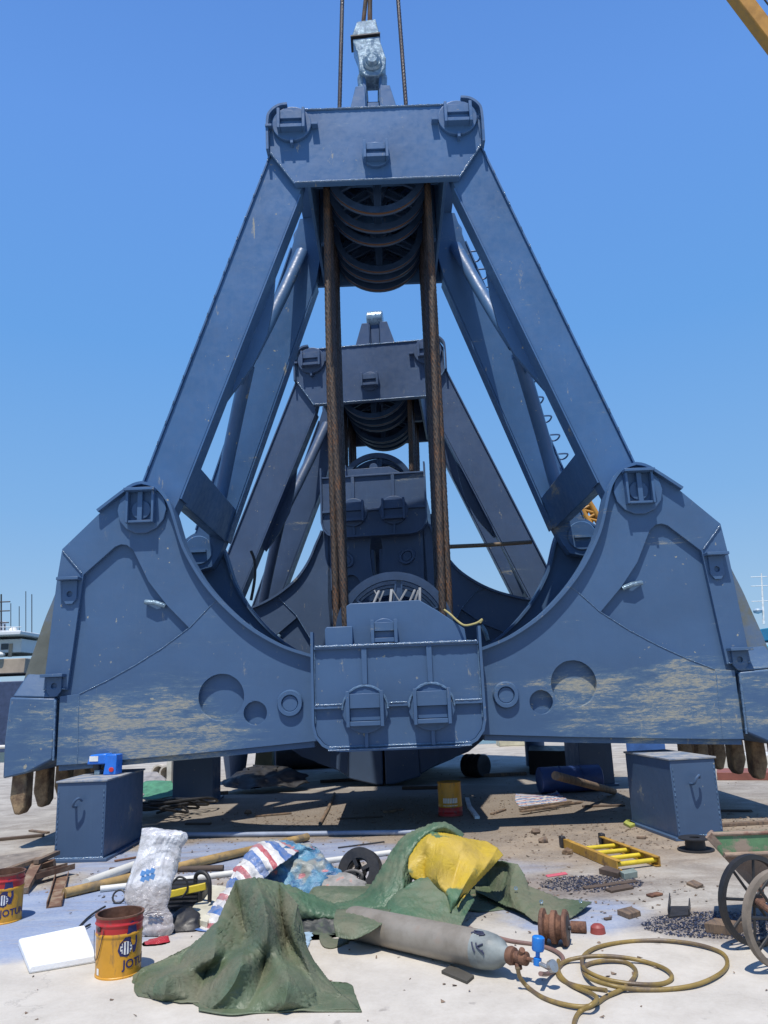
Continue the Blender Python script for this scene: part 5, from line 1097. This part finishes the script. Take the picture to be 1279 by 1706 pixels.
pole([gr(172, 1483, 0.01), gr(260, 1473, 0.01)], 0.008, MBLKST, 'thin dark rod on the blue ground left of the sack', 'steel_rod', 'rod')
pole([gr(165, 1391, 0.03), gr(420, 1390, 0.03), gr(710, 1386, 0.03)], 0.028, mat('grey_blue_pipe', (0.24, 0.28, 0.36), 0.5), 'long grey-blue pipe lying along the edge of the grab\'s shadow', 'steel_pipe', 'pipe', 0.0)
pole([gr(563, 1412, 0.01), gr(640, 1402, 0.01)], 0.007, MBLKST, 'thin dark rod on bare ground beyond the cable reel', 'steel_rod', 'rod')
pole([gr(533, 1372, 0.02), gr(546, 1348, 0.02), gr(557, 1322, 0.02)], 0.022, MWOOD, 'pale wooden lath lying in the shade under the grab', 'wooden_lath', 'lath')
pole([pt(745, 911, 12.75), pt(812, 908, 12.8), pt(885, 903, 12.9)], 0.035, mat('old_bar', (0.16, 0.12, 0.08), 0.7), 'brown iron bar held level between the grab ropes and the rear arm', 'iron_bar', 'bar')
pole(cat_rom([pt(418, 918, 12.9), pt(424, 935, 12.9), pt(424, 965, 12.9), pt(418, 1000, 12.9)], 5), 0.025, MBLKST, 'bent dark iron rod standing on the left rear jaw', 'iron_rod', 'rod')
# black hose from the ground behind the front drum, ring
hose([(150, 1540), (140, 1545), (128, 1550), (140, 1535), (155, 1522), (175, 1510)], 0.008, MBLACK, 'thin black cable behind the front drum', 'black_cable')
mb = MB(); c0 = gr(198, 1498, 0.03); mb.tube([c0 + Vector((0.05 * cos(q), 0.02 * sin(q), 0.045 * sin(q) + 0.02)) for q in [k * pi / 12 for k in range(25)]], 0.008, 8)
tag(mb.build('black_ring', MBLACK), 'small black ring on the blue ground above the front drum', 'ring')
# ------------------------------------------------------------------ scrap on the left
MRW = mat('rusty_frame', (0.17, 0.095, 0.06), 0.75, 0.1, 0.35, 6, (0.26, 0.20, 0.14), (0.5, 0.62), 6)
def chan(p0, p1, wd, label, z=0.0, tilt=0.0):
    a, b2 = gr(*p0, z), gr(*p1, z); d = (b2 - a).normalized(); s_ = d.cross(Vector((0, 0, 1))); U = Vector((0, 0, 1))
    t = thing('steel_channel', label, 'steel channel', (a.x, a.y, 0))
    mb = MB(); mb.bar(a + U * 0.006, b2 + U * (0.006 + tilt), wd, 0.01); keepmb(mb, 'web', MRW, t)
    for k in (-1, 1):
        mb = MB(); mb.bar(a + s_ * k * wd / 2 + U * 0.025, b2 + s_ * k * wd / 2 + U * (0.025 + tilt), 0.008, 0.05); keepmb(mb, 'channel_flange', MRW, t)
chan((90, 1512), (103, 1462), 0.11, 'rusty steel channel pointing at the viewer on the blue ground')
chan((52, 1465), (118, 1447), 0.10, 'grey steel channel lying across the rusty one near the left box', z=0.05)
fr_ = thing('wooden_crate_frame', 'broken brown timber frame with boards behind the grimy drum at left', 'broken crate', gr(40, 1450))
P = [gr(-20, 1448, 0.16), gr(60, 1420, 0.18), gr(92, 1412, 0.18)]
mb = MB(); mb.bar(gr(-25, 1462, 0.10), gr(62, 1432, 0.16), 0.06, 0.035); keepmb(mb, 'frame_bar', MWOOD, fr_)
mb = MB(); mb.bar(gr(60, 1436, 0.16), gr(96, 1420, 0.16), 0.05, 0.035); keepmb(mb, 'frame_bar', MWOOD, fr_)
mb = MB(); mb.bar(gr(66, 1432, 0.14), gr(38, 1484, 0.03), 0.09, 0.05); keepmb(mb, 'frame_bar', MRW, fr_)
mb = MB(); mb.hexa([gr(68, 1452, 0.0), gr(90, 1448, 0.0), gr(94, 1442, 0.0), gr(72, 1446, 0.0), gr(68, 1440, 0.13), gr(88, 1434, 0.13), gr(92, 1430, 0.13), gr(72, 1434, 0.13)]); keepmb(mb, 'corner_plate', MRW, fr_)
mb = MB(); mb.hexa([gr(-30, 1456, 0.1), gr(60, 1430, 0.14), gr(80, 1414, 0.14), gr(-30, 1430, 0.12), gr(-30, 1456, 0.115), gr(60, 1430, 0.155), gr(80, 1414, 0.155), gr(-30, 1430, 0.135)])
keepmb(mb, 'board_panel', mat('grey_boards', (0.21, 0.18, 0.15), 0.85, 0, 0.4, 8, (0.5, 0.48, 0.44), (0.66, 0.7), 9), fr_)
# ------------------------------------------------------------------ wheelbarrow at the right edge
t = thing('handcart', 'old two-wheeled cart with green-banded rusty tub at the right edge', 'cart', gr(1275, 1590))
MTUB = mat('muddy_tub', (0.26, 0.19, 0.14), 0.8, 0, 0.3, 6, (0.20, 0.08, 0.055), (0.5, 0.6), 4, bs=0.6); MTUBG = mat('tub_green', (0.09, 0.19, 0.09), 0.65, 0, 0.25, 7, (0.26, 0.20, 0.15), (0.52, 0.6), 5)
YT = 5.55
def P_(x, y, Y): return pt(x, y, Y)
TL = P_(1181, 1390, YT); BL = P_(1200, 1424, YT); XR = Vector((1.0, 0.10, -0.02))
LN, DP = 1.0, Vector((0.155, 0.36, -0.05))
TLf, TRf = TL, TL + XR * LN; BLf, BRf = BL + Vector((0.02, 0, 0)), BL + XR * (LN - 0.1)
TLb, TRb = TL + DP, TRf + DP; BLb, BRb = BLf + DP, BRf + DP
mb = MB(); e_ = Vector((0, 0.015, 0))
def panel(mb, a, b2, c, d, th): n = (b2 - a).cross(d - a).normalized() * th; mb.hexa([a, b2, c, d, a + n, b2 + n, c + n, d + n])
panel(mb, TLf, TRf, BRf, BLf, 0.012); keepmb(mb, 'front_panel', MTUBG, t)
mb = MB(); panel(mb, TLb, TRb, BRb, BLb, 0.012); panel(mb, TLf, TLb, BLb, BLf, 0.012); keepmb(mb, 'upper_panel', MTUBG, t)
KL = P_(1262, 1478, YT + 0.12); KR = KL + Vector((0.5, 0.05, 0)); KLb, KRb = KL + DP * 0.6, KR + DP * 0.6
mb = MB(); panel(mb, BLf, BRf, KR, KL, 0.012); panel(mb, BLb, BRb, KRb, KLb, 0.012); panel(mb, BLf, BLb, KLb, KL, 0.012); panel(mb, KL, KR, KRb, KLb, 0.012); keepmb(mb, 'lower_tub', MTUB, t)
mb = MB(); mb.tube([TLf, TRf], 0.014, 10); mb.tube([TLf, TLb], 0.014, 10); mb.tube([BLf + Vector((0, -.012, 0)), BRf + Vector((0, -.012, 0))], 0.016, 10); mb.bar(TLf + Vector((-0.01, -0.012, 0)), KL + Vector((-0.01, -0.012, 0)), 0.05, 0.02, (0, 1, 0)); keepmb(mb, 'tub_rim', MTUB, t)
for i, (px, rr) in enumerate((((1266, 1577), 0.262), ((1312, 1616), 0.262))):
    g0 = gr(*px); ctr = g0 + Vector((0, 0, rr)); ax = Vector((-0.42, -1, 0)).normalized() if i == 0 else Vector((-0.62, -1, 0)).normalized()
    ax = Vector((0.38, -1, 0)).normalized()
    mb = MB(); mb.lathe([(rr, -0.018), (rr, 0.018), (rr - 0.028, 0.022), (rr - 0.034, 0), (rr - 0.028, -0.022), (rr, -0.018)], ctr, ax, 48); wh = keepmb(mb, 'wheel', MBLACK if i == 0 else mat('muddy_tyre', (0.17, 0.14, 0.11), 0.8, 0, 0.35, 9), t)
    x = ax.cross(Vector((0, 0, 1))).normalized(); z_ = Vector((0, 0, 1))
    mb = MB()
    for k in range(8):
        a = k * pi / 4 + 0.15; mb.tube([ctr, ctr + (x * cos(a) + z_ * sin(a)) * (rr - 0.02)], 0.009, 8)
    mb.lathe([(0.001, -0.04), (0.04, -0.04), (0.04, 0.04), (0.001, 0.04)], ctr, ax, 16); s2 = keepmb(mb, 'spokes', MBLACK, t)
mb = MB(); c1, c2 = gr(1268, 1577) + Vector((0, 0, .262)), gr(1312, 1616) + Vector((0, 0, .262)); mb.tube([c1, c2], 0.02, 10); mb.bar(c1.lerp(c2, .3), KL + Vector((.1, .2, 0)), 0.04, 0.04); mb.bar(c1.lerp(c2, .8), KL + Vector((.3, .05, 0)), 0.04, 0.04); keepmb(mb, 'axle_frame', MRUST, t)
#==BG==
# ------------------------------------------------------------------ things under and behind the grabs
def lying_drum(px, r, ln, ax, m, label, name='lying_drum', cat='drum'):
    c = gr(*px) + Vector((0, r, r)); a = Vector(ax).normalized()
    mb = MB(); mb.lathe([(0.001, -ln / 2), (r * .93, -ln / 2), (r, -ln / 2 + .01), (r, -ln * .17), (r + .008, -ln / 6), (r, -ln * .16), (r, ln * .16), (r + .008, ln / 6), (r, ln * .17), (r, ln / 2 - .01), (r * .93, ln / 2), (0.001, ln / 2)], c, a, 32)
    return tag(mb.build(name, m), label, cat)
lying_drum((955, 1322), 0.19, 0.95, (1, 0.12, 0), mat('dark_blue_drum', (0.02, 0.05, 0.16), 0.5), 'dark blue drum lying in the shade by the rear right box')
lying_drum((795, 1296), 0.20, 0.42, (0.7, -0.7, 0), MBLKST, 'black drum lying on its side in the shade beyond the orange drum')
lying_drum((515, 1282), 0.28, 1.5, (1, 0.1, 0), MBLKST, 'long dark pipe lying behind the left jaw, far under the grabs', 'large_pipe', 'pipe')
for k, (px, lab) in enumerate((((263, 1300), 'left one of two pale pipe sections lying end-on beyond the left box'), ((276, 1302), 'right one of two pale pipe sections lying end-on beyond the left box'))):
    r = 0.155; c = gr(*px) + Vector((0, 0, r)); mb = MB(); mb.lathe([(r, 0), (r, 1.0), (r * .78, 1.0), (r * .78, 0), (r, 0)], c, (0.25, 1, 0), 32)
    tag(mb.build('concrete_pipe', mat('pale_pipe', (0.48, 0.44, 0.38), 0.7)), lab, 'pipe', 'pale pipe sections')
mb = MB(); c = gr(392, 1298); mb.lathe([(0.001, 0), (0.18, 0), (0.36, 1.3), (0.001, 1.3)], c, (0, 0, 1), 28); tag(mb.build('steel_hopper', MP2), 'dark tapered hopper standing far behind the left jaw', 'hopper')
mb = MB(); c = gr(407, 1296); mb.prism([(c.x + .1, 0), (c.x + 0.5, 0), (c.x + 0.45, 1.2), (c.x + 0.22, 1.2)], c.y + .5, c.y + .8); tag(mb.build('timber_post', mat('olive_timber', (0.20, 0.18, 0.11), 0.8)), 'olive brown timber post beside the dark hopper', 'post')
mb = MB(); a = pt(277, 1303, 16.0); mb.box(a.x, a.x + 0.1, 16, 16.1, 0, 1.15); tag(mb.build('white_post', mat('white_post', (0.55, 0.54, 0.48), 0.6), bevel=.01), 'narrow cream post behind the rear left box', 'post')
tag(blob('scrap_heap', MBLACK, [(1277, 420, 460, 14.6), (1284, 395, 490, 14.5), (1296, 378, 505, 14.2), (1308, 372, 512, 14.0)], 0.35, 0.12, 4, 17, n=60), 'dark heap of chain and scrap in shade behind the left jaw', 'scrap heap')
tag(blob('green_net', mat('green_net', (0.06, 0.20, 0.12), 0.8, 0, 0.4, 8), [(1302, 240, 285, 14.3), (1312, 238, 290, 13.9), (1328, 236, 288, 13.3)], 0.5, 0.06, 5, 23), 'heap of green netting beyond the front left box', 'net')
tag(blob('grey_sacks', mat('grey_sack', (0.26, 0.25, 0.25), 0.7, 0, 0.4, 6), [(1288, 238, 262, 15.4), (1297, 238, 275, 15.2), (1306, 238, 280, 15.0)], 0.5, 0.06, 5, 27), 'grey sacks lying beyond the green netting', 'sacks')
for k in range(4):
    P = []; cx, cy = -3.35 + k * 0.1, 11.3 + k * 0.2
    for i in range(10): P.append(Vector((cx + 0.45 * sin(i * 1.1 + k), cy + 0.30 * cos(i * 1.7 + k * 2), 0.05 + 0.16 * abs(sin(i * 0.9 + k)))))
    mb = MB(); mb.tube(cat_rom(P, 6), 0.018, 8)
    tag(mb.build('black_hose', MBLACK), ['lowest', 'second', 'third', 'topmost'][k] + ' black hose of the tangle beside the front left box', 'hose', 'tangled black hoses')
g4 = [rowpx([(860, 1318, 12.4), (890, 1322, 12.3), (925, 1312, 12.3)]), rowpx([(860, 1335, 11.8), (895, 1330, 11.8), (940, 1328, 11.8)]), rowpx([(866, 1342, 'g'), (900, 1340, 'g'), (942, 1336, 'g')])]
tag(cloth('woven_rag', g4, MWOV, amp=0.07, sc=4, seed=41), 'striped red, white and blue rag in the shade before the blue drum', 'rag')
for k, (x0, y0, x1, y1) in enumerate(((866, 1348, 968, 1336), (868, 1352, 930, 1342), (872, 1345, 950, 1335))):
    mb = MB(); mb.bar(gr(x0, y0, 0.02 + k * .02), gr(x1, y1, 0.02 + k * .02), 0.06, 0.018); tag(mb.build('loose_lath', MWOOD), 'thin wood slat in the small pile below the striped rag, ' + ['longest', 'shortest', 'topmost'][k] + ' one', 'wood slat', 'slats below the rag')
mb = MB(); P = [gr(778, 1330, 0.02), gr(782, 1345, 0.02), gr(795, 1362, 0.02)]; mb.bar(P[0], P[1], 0.06, 0.03); mb.bar(P[1] - (P[1] - P[0]) * .05, P[2], 0.06, 0.03); tag(mb.build('pale_strip', MWHT), 'pale bent strip beside the upturned orange drum', 'strip')
block([(882, 1290), (950, 1292), (950, 1280), (885, 1278)], 0.42, MBLACK, 'low black crate in the shade behind the blue drum', 'black_crate', 'crate')
mb = MB(); c = gr(902, 1280); mb.lathe([(0.001, 0), (0.2, 0), (0.2, 1.3), (0.001, 1.3)], c + Vector((0, .6, 0)), (0, 0, 1), 28); tag(mb.build('blue_post', MPB), 'round blue-grey steel post behind the black crate', 'post')
mb = MB(); c = gr(1019, 1299); mb.lathe([(0.001, 0), (0.20, 0), (0.20, .62), (0.001, .62)], c + Vector((0, .6, 0)), (0, 0, 1), 28); tag(mb.build('standing_drum', mat('olive_drum', (0.20, 0.15, 0.05), 0.7, 0, .4, 4)), 'dirty olive drum standing right of the rear right box', 'drum')
pole([gr(925, 1292, 0.55), gr(1022, 1318, 0.05)], 0.05, MWOOD, 'wooden pole leaning down toward the rear right box', 'wooden_pole')
block([(1045, 1262), (1110, 1262), (1105, 1252), (1048, 1252)], 0.35, mat('blue_sheeting', (0.03, 0.10, 0.30), 0.6), 'blue folded sheet behind the front right box', 'blue_sheet', 'sheet')
block([(1195, 1300), (1290, 1300), (1290, 1292), (1195, 1292)], 0.12, mat('red_brown_crate', (0.22, 0.08, 0.06), 0.7), 'low red-brown pallet beyond the right teeth', 'pallet', 'pallet')
block([(1200, 1283), (1300, 1283), (1300, 1276), (1200, 1276)], 0.25, MPVC, 'pale stacked sheets beyond the red-brown pallet', 'sheet_stack', 'stack')
block([(1038, 1374), (1050, 1380), (1060, 1376), (1046, 1368)], 0.03, mat('yellow_green_rag', (0.35, 0.38, 0.08), 0.7), 'yellow-green scrap left of the front right box', 'rag_scrap', 'scrap')
# railing on the quay edge
rl = thing('quay_railing', 'low white pipe railing along the far edge of the quay', 'railing', (2.0, 23.2, 0))
mb = MB(); mb.tube([(-14, 0, 0.45), (30, 0, 0.45)], 0.05, 10); mb.build('rail', MPVC, rl)
for k in range(12):
    mb = MB(); mb.tube([(-13 + k * 3.6, 0, 0), (-13 + k * 3.6, 0, 0.45)], 0.045, 10); mb.build('rail_post', MPVC, rl)
mb = MB(); mb.box(2.9, 3.7, 22.2, 22.9, 0, 0.75); tag(mb.build('cream_locker', mat('cream_locker', (0.55, 0.52, 0.38), 0.6), bevel=.02), 'cream metal locker by the railing at the quay edge', 'locker')
# ------------------------------------------------------------------ swarf, pebbles
def scatter(name, regs, m, n, smin, smax):
    mb = MB()
    for cx, cy, rx, ry, k in regs:
        for _ in range(int(n * k)):
            a = random.random() * 2 * pi; q = random.random() ** 0.6; p = Vector((cx + rx * q * cos(a), cy + ry * q * sin(a), 0)); s = random.uniform(smin, smax)
            V = [p + Vector((random.uniform(-1, 1) * s, random.uniform(-1, 1) * s, random.uniform(0.0, .7) * s)) for _ in range(5)]
            mb.add(V, [(0, 1, 2), (0, 2, 3), (0, 3, 4), (0, 4, 1), (1, 2, 3), (1, 3, 4)])
    o = mb.build(name, m, smooth=0, merge=False); o['kind'] = 'stuff'; return o
q1, q2 = gr(985, 1472), gr(1195, 1540)
scatter('blue_black_swarf', [(q1.x, q1.y, .42, .28, .55), (q2.x, q2.y, .50, .30, 1.0)], mat('swarf', (0.05, 0.06, 0.10), 0.35, 0.4, 0.5, 20), 3200, 0.004, 0.014)
scatter('scattered_grit', [(1.2, 8.8, 2.6, 1.0, .5), (1.2, 6.6, 1.2, .8, .35), (0, 6, 3.5, 2.0, .25), (-2.5, 9.5, 1.5, .8, .2), (-.6, 10.6, 1.2, .6, .3), (2.6, 8.9, 1.4, 0.7, .3), (0, 15, 6, 5, .3), (0.5, 11.3, 3.0, 1.6, 1.2), (3.6, 9.6, 1.5, .6, .4), (-1.5, 7.6, 2.0, .8, .4)], mat('grit', (0.17, 0.12, 0.085), 0.9, 0, .5, 20), 900, 0.005, 0.022)
for px, lab in (((892, 1385), 'tan stone at the edge of the shade'), ((905, 1400), 'grey stone below the tan one on the bare ground'), ((945, 1419), 'dark stone under the far end of the yellow ladder'), ((413, 1353), 'brown stone in the shade under the left jaw')):
    c = gr(*px, 0.02); mb = MB()
    bm = bmesh.new(); bmesh.ops.create_icosphere(bm, subdivisions=2, radius=1.0)
    mb.add([c + Vector((v.co.x * .055, v.co.y * .045, v.co.z * .035)) * 1.0 + v.co * 0.015 * noise.noise(v.co * 2 + c) for v in bm.verts], [tuple(v.index for v in f.verts) for f in bm.faces]); bm.free()
    tag(mb.build('stone', MWOOD if 'tan' in lab or 'brown' in lab else MTOOTH, smooth=30), lab, 'stone')
# loose timber and plate offcuts lying about
rr_ = random.Random(5)
for (x, y, ln, wd_, ang, th, mm, lab) in (
    (455, 1357, .5, .05, .3, .02, 'w', 'brown lath in the shade left of the pale lath'), (330, 1372, .35, .06, -.2, .02, 'd', 'dark offcut in the shade beyond the plastic sack'),
    (600, 1362, .6, .04, .05, .015, 'd', 'dark slat in the shade above the green tarpaulin hump'), (655, 1350, .3, .10, .8, .03, 'w', 'brown plank end in the shade left of the orange drum'),
    (830, 1352, .4, .05, 1.0, .02, 'w', 'brown slat in the shade right of the orange drum'), (1005, 1342, .55, .07, -.1, .02, 'd', 'dark plank in the shade left of the right box'),
    (1235, 1372, .7, .08, .1, .03, 'w', 'brown plank lying behind the cart tub'), (1215, 1350, .5, .06, -.3, .02, 'd', 'dark plank lying in shade beyond the right box'),
    (30, 1395, .6, .07, .4, .03, 'd', 'dark plank in shade behind the broken crate'), (65, 1385, .4, .05, -.6, .02, 'w', 'brown lath in shade behind the broken crate'),
    (215, 1430, .3, .04, .7, .015, 'r', 'rusty strip at the foot of the left box'), (470, 1436, .25, .03, -.4, .01, 'r', 'rusty strip on the ground above the woven sack'),
    (1090, 1490, .12, .06, .5, .015, 'r', 'rusty plate chip between the two swarf patches'), (870, 1470, .10, .05, .2, .012, 'w', 'brown chip just right of the tarpaulin hollow'),
    (1012, 1530, .05, .03, .3, .012, 'd', 'tiny dark chip left of the brown block'), (1068, 1395, .09, .05, -.5, .02, 'w', 'brown chip above the ladder by the right box'),
    (565, 1300, .7, .09, .15, .05, 'd', 'dark timber balk far back under the grabs'), (700, 1312, .6, .08, -.2, .05, 'd', 'dark timber balk beyond the orange drum'),
    (840, 1290, .8, .10, .1, .06, 'w', 'brown timber balk behind the striped rag'), (350, 1322, .6, .08, .2, .05, 'w', 'brown timber balk below the dark scrap heap')):
    c = gr(x, y, th / 2 + .003); d = Vector((cos(ang), sin(ang), 0)) * ln / 2; mb = MB(); mb.bar(c - d, c + d, wd_, th)
    tag(mb.build('wood_offcut' if mm != 'r' else 'rusty_offcut', {'w': MWOOD, 'd': MWOODD, 'r': MRUST}[mm], bevel=.003), lab, 'offcut')
# ------------------------------------------------------------------ yellow lattice booms
MBOOM = mat('boom_yellow', (0.42, 0.20, 0.03), 0.55, 0, .2, 3)
def lattice(p0, p1, wd, r, label, n=8):
    t = thing('crane_boom', label, 'crane boom', p0); d = (p1 - p0).normalized(); s = d.cross(Vector((0, 1, 0))).normalized(); u = s.cross(d)
    off = [s * i * wd / 2 + u * j * wd / 2 for i, j in ((-1, -1), (1, -1), (1, 1), (-1, 1))]
    for o in off:
        mb = MB(); mb.tube([o, o + (p1 - p0)], r, 12); mb.build('chord', MBOOM, t)
    mb = MB()
    for k in range(n):
        for i in range(4):
            a = off[i] + (p1 - p0) * k / n; b = off[(i + 1) % 4] + (p1 - p0) * (k + 1) / n; mb.tube([a, b], r * .55, 8)
            mb.tube([a, off[(i + 1) % 4] + (p1 - p0) * k / n], r * .5, 8)
    o = mb.build('lacing', MBOOM, t); o['kind'] = 'stuff'
    return t
lattice(pt(1010, 905, 30), pt(940, 790, 30), 0.42, 0.10, 'yellow lattice boom glimpsed behind the right arm of the open grab')
a, b = pt(1300, 88, 26), pt(1165, -90, 26)
t = thing('crane_jib', 'brown-yellow crane jib crossing the top right corner of the sky', 'crane jib', a)
mb = MB(); mb.bar(Vector((0, 0, 0)), b - a, 0.62, 0.5, (0, 1, 0)); mb.build('jib_chord', MBOOM, t, bevel=.05)
o2 = Vector((1.1, 0.3, 0.35)); mb = MB(); mb.tube([o2, o2 + (b - a)], 0.035, 8); mb.build('jib_cable', MROPED, t)
mb = MB(); mb.tube([Vector((0.1, 0, 0)), Vector((0.1, 0, 5))], 0.10, 10); mb.build('jib_strut', MBOOM, t)
# ------------------------------------------------------------------ ships
MSW = mat('ship_white', (0.62, 0.64, 0.66), 0.6, 0, .12, .5); MSB = mat('ship_blue', (0.05, 0.30, 0.45), 0.5); MSH = mat('ship_hull_blue', (0.05, 0.07, 0.14), 0.6); MSR = mat('ship_rusty_tan', (0.36, 0.29, 0.22), 0.8, 0, .3, .6)
MGLS = mat('ship_window', (0.03, 0.04, 0.05), 0.2)
YS = 60.0
sp = lambda x, y: pt(x, y, YS)
t = thing('work_ship', 'white and tan work ship with dark blue hull moored behind at far left', 'ship', (sp(0, 1150).x, YS, -1.6))
O = Vector(t.location)
def shp(name, x0, x1, y0, y1, dy0, dy1, m, parent=t, bev=0.05):
    a, b_ = sp(x0, y1) - O, sp(x1, y0) - O; mb = MB(); mb.box(a.x, b_.x, dy0, dy1, max(a.z, 0), b_.z); return mb.build(name, m, parent, bevel=bev)
a, b_ = sp(-260, 1180) - O, sp(120, 1133) - O
mb = MB(); mb.hexa([(a.x, -3, -0.5), (b_.x - 1, -3, -0.5), (b_.x - 1, 5, -0.5), (a.x, 5, -0.5), (a.x, -3.2, b_.z), (b_.x, -3.2, b_.z), (b_.x, 5.2, b_.z), (a.x, 5.2, b_.z)]); mb.build('hull', MSH, t, bevel=.05)
lower = shp('deckhouse', -200, 62, 1098, 1132, -2, 4, MSR); upd = shp('deckhouse', -180, 52, 1066, 1097, -1.5, 3.5, MSW); shp('bridge', -120, -20, 1030, 1065.5, -1, 3, MSW)
shp('deck_slab', -205, 60, 1061, 1065, -2.6, 4.3, MSW)
for k in range(7): shp('window', -150 + k * 28, -138 + k * 28, 1074, 1084, -1.56, -1.5, MGLS, upd, 0)
shp('door', 30, 37, 1074, 1096, -1.57, -1.5, MSR, upd, 0); shp('life_raft', 15, 28, 1088, 1097, -2.4, -1.6, MWHT, t, .3)
rt = MB()
for k in range(30): q = sp(-150 + k * 7, 1061) - O; rt.tube([(q.x, -2.5, q.z), (q.x, -2.5, q.z + .55)], .03, 6)
for dz in (.28, .55): a, b_ = sp(-160, 1061) - O, sp(60, 1061) - O; rt.tube([(a.x, -2.5, a.z + dz), (b_.x, -2.5, b_.z + dz)], .03, 6)
rt.build('deck_railing', MSW, t)
for x, top, r in ((2, 990, .06), (18, 1005, .03), (32, 1010, .03), (43, 985, .03), (53, 990, .035), (8, 1040, .05)):
    a, b_ = sp(x, 1062) - O, sp(x, top) - O; mb = MB(); mb.tube([(a.x, 0, a.z), (b_.x, 0, b_.z)], r, 8)
    if x == 2:
        for dz in (0.6, 1.3, 2.2): mb.tube([(a.x - .8, 0, b_.z - dz), (a.x + .5, 0, b_.z - dz)], .05, 6)
    mb.build('mast', MBLKST, t)
mb = MB(); q = sp(22, 1052) - O; mb.lathe([(0.001, -.35), (.25, -.25), (.35, 0), (.25, .25), (0.001, .35)], (q.x, 0, q.z), (0, 0, 1), 16); mb.build('radar_dome', MWHT, t)
YS = 70.0
t = thing('blue_ship', 'bright blue vessel with slender white mast moored behind at far right', 'ship', (sp(1290, 1120).x, YS, -1.6)); O = Vector(t.location)
shp('hull', 1240, 1500, 1068, 1160, -3, 5, MSB, t, .1); shp('deckhouse', 1266, 1480, 1040, 1068, -2, 4, MSB, t, .05); shp('rail_band', 1262, 1490, 1050, 1054, -2.2, -2.01, MSW, t, 0)
q = sp(1272, 1040) - O; q2 = sp(1268, 955) - O; mb = MB(); mb.tube([(q.x, 0, q.z), (q2.x, 0, q2.z)], [.12, .05], 10)
for f_ in (.45, .75, .93): p = Vector((q.x, 0, q.z)).lerp(Vector((q2.x, 0, q2.z)), f_); mb.tube([p + Vector((-1.0, 0, 0)), p + Vector((.5, 0, 0))], .04, 6)
mb.build('mast', MWHT, t)
q = sp(1262, 1018) - O; mb = MB(); mb.lathe([(0.001, 0), (.35, .1), (.4, .3), (0.3, .45), (0.001, .5)], (q.x, 0, q.z - .25), (0, 0, 1), 18); mb.build('radar_dome', mat('ship_grey', (0.3, .4, .5), .5), t)
# far shore
mb = MB(); V = []; n = 160
for i in range(n):
    x = -1600 + i * 20; V += [(x, 1500, -2), (x, 1500, 4 + 10 * abs(noise.noise(Vector((i * .11, 0, 0)))) + 3 * noise.noise(Vector((i * .7, 5, 0)))), (x, 1700, -2)]
mb.add(V, [(3 * i, 3 * i + 3, 3 * i + 4, 3 * i + 1) for i in range(n - 1)] + [(3 * i + 1, 3 * i + 4, 3 * i + 5, 3 * i + 2) for i in range(n - 1)])
mb.build('far_shore', mat('shore', (0.16, 0.22, 0.27), 0.9), smooth=0, kind='structure')
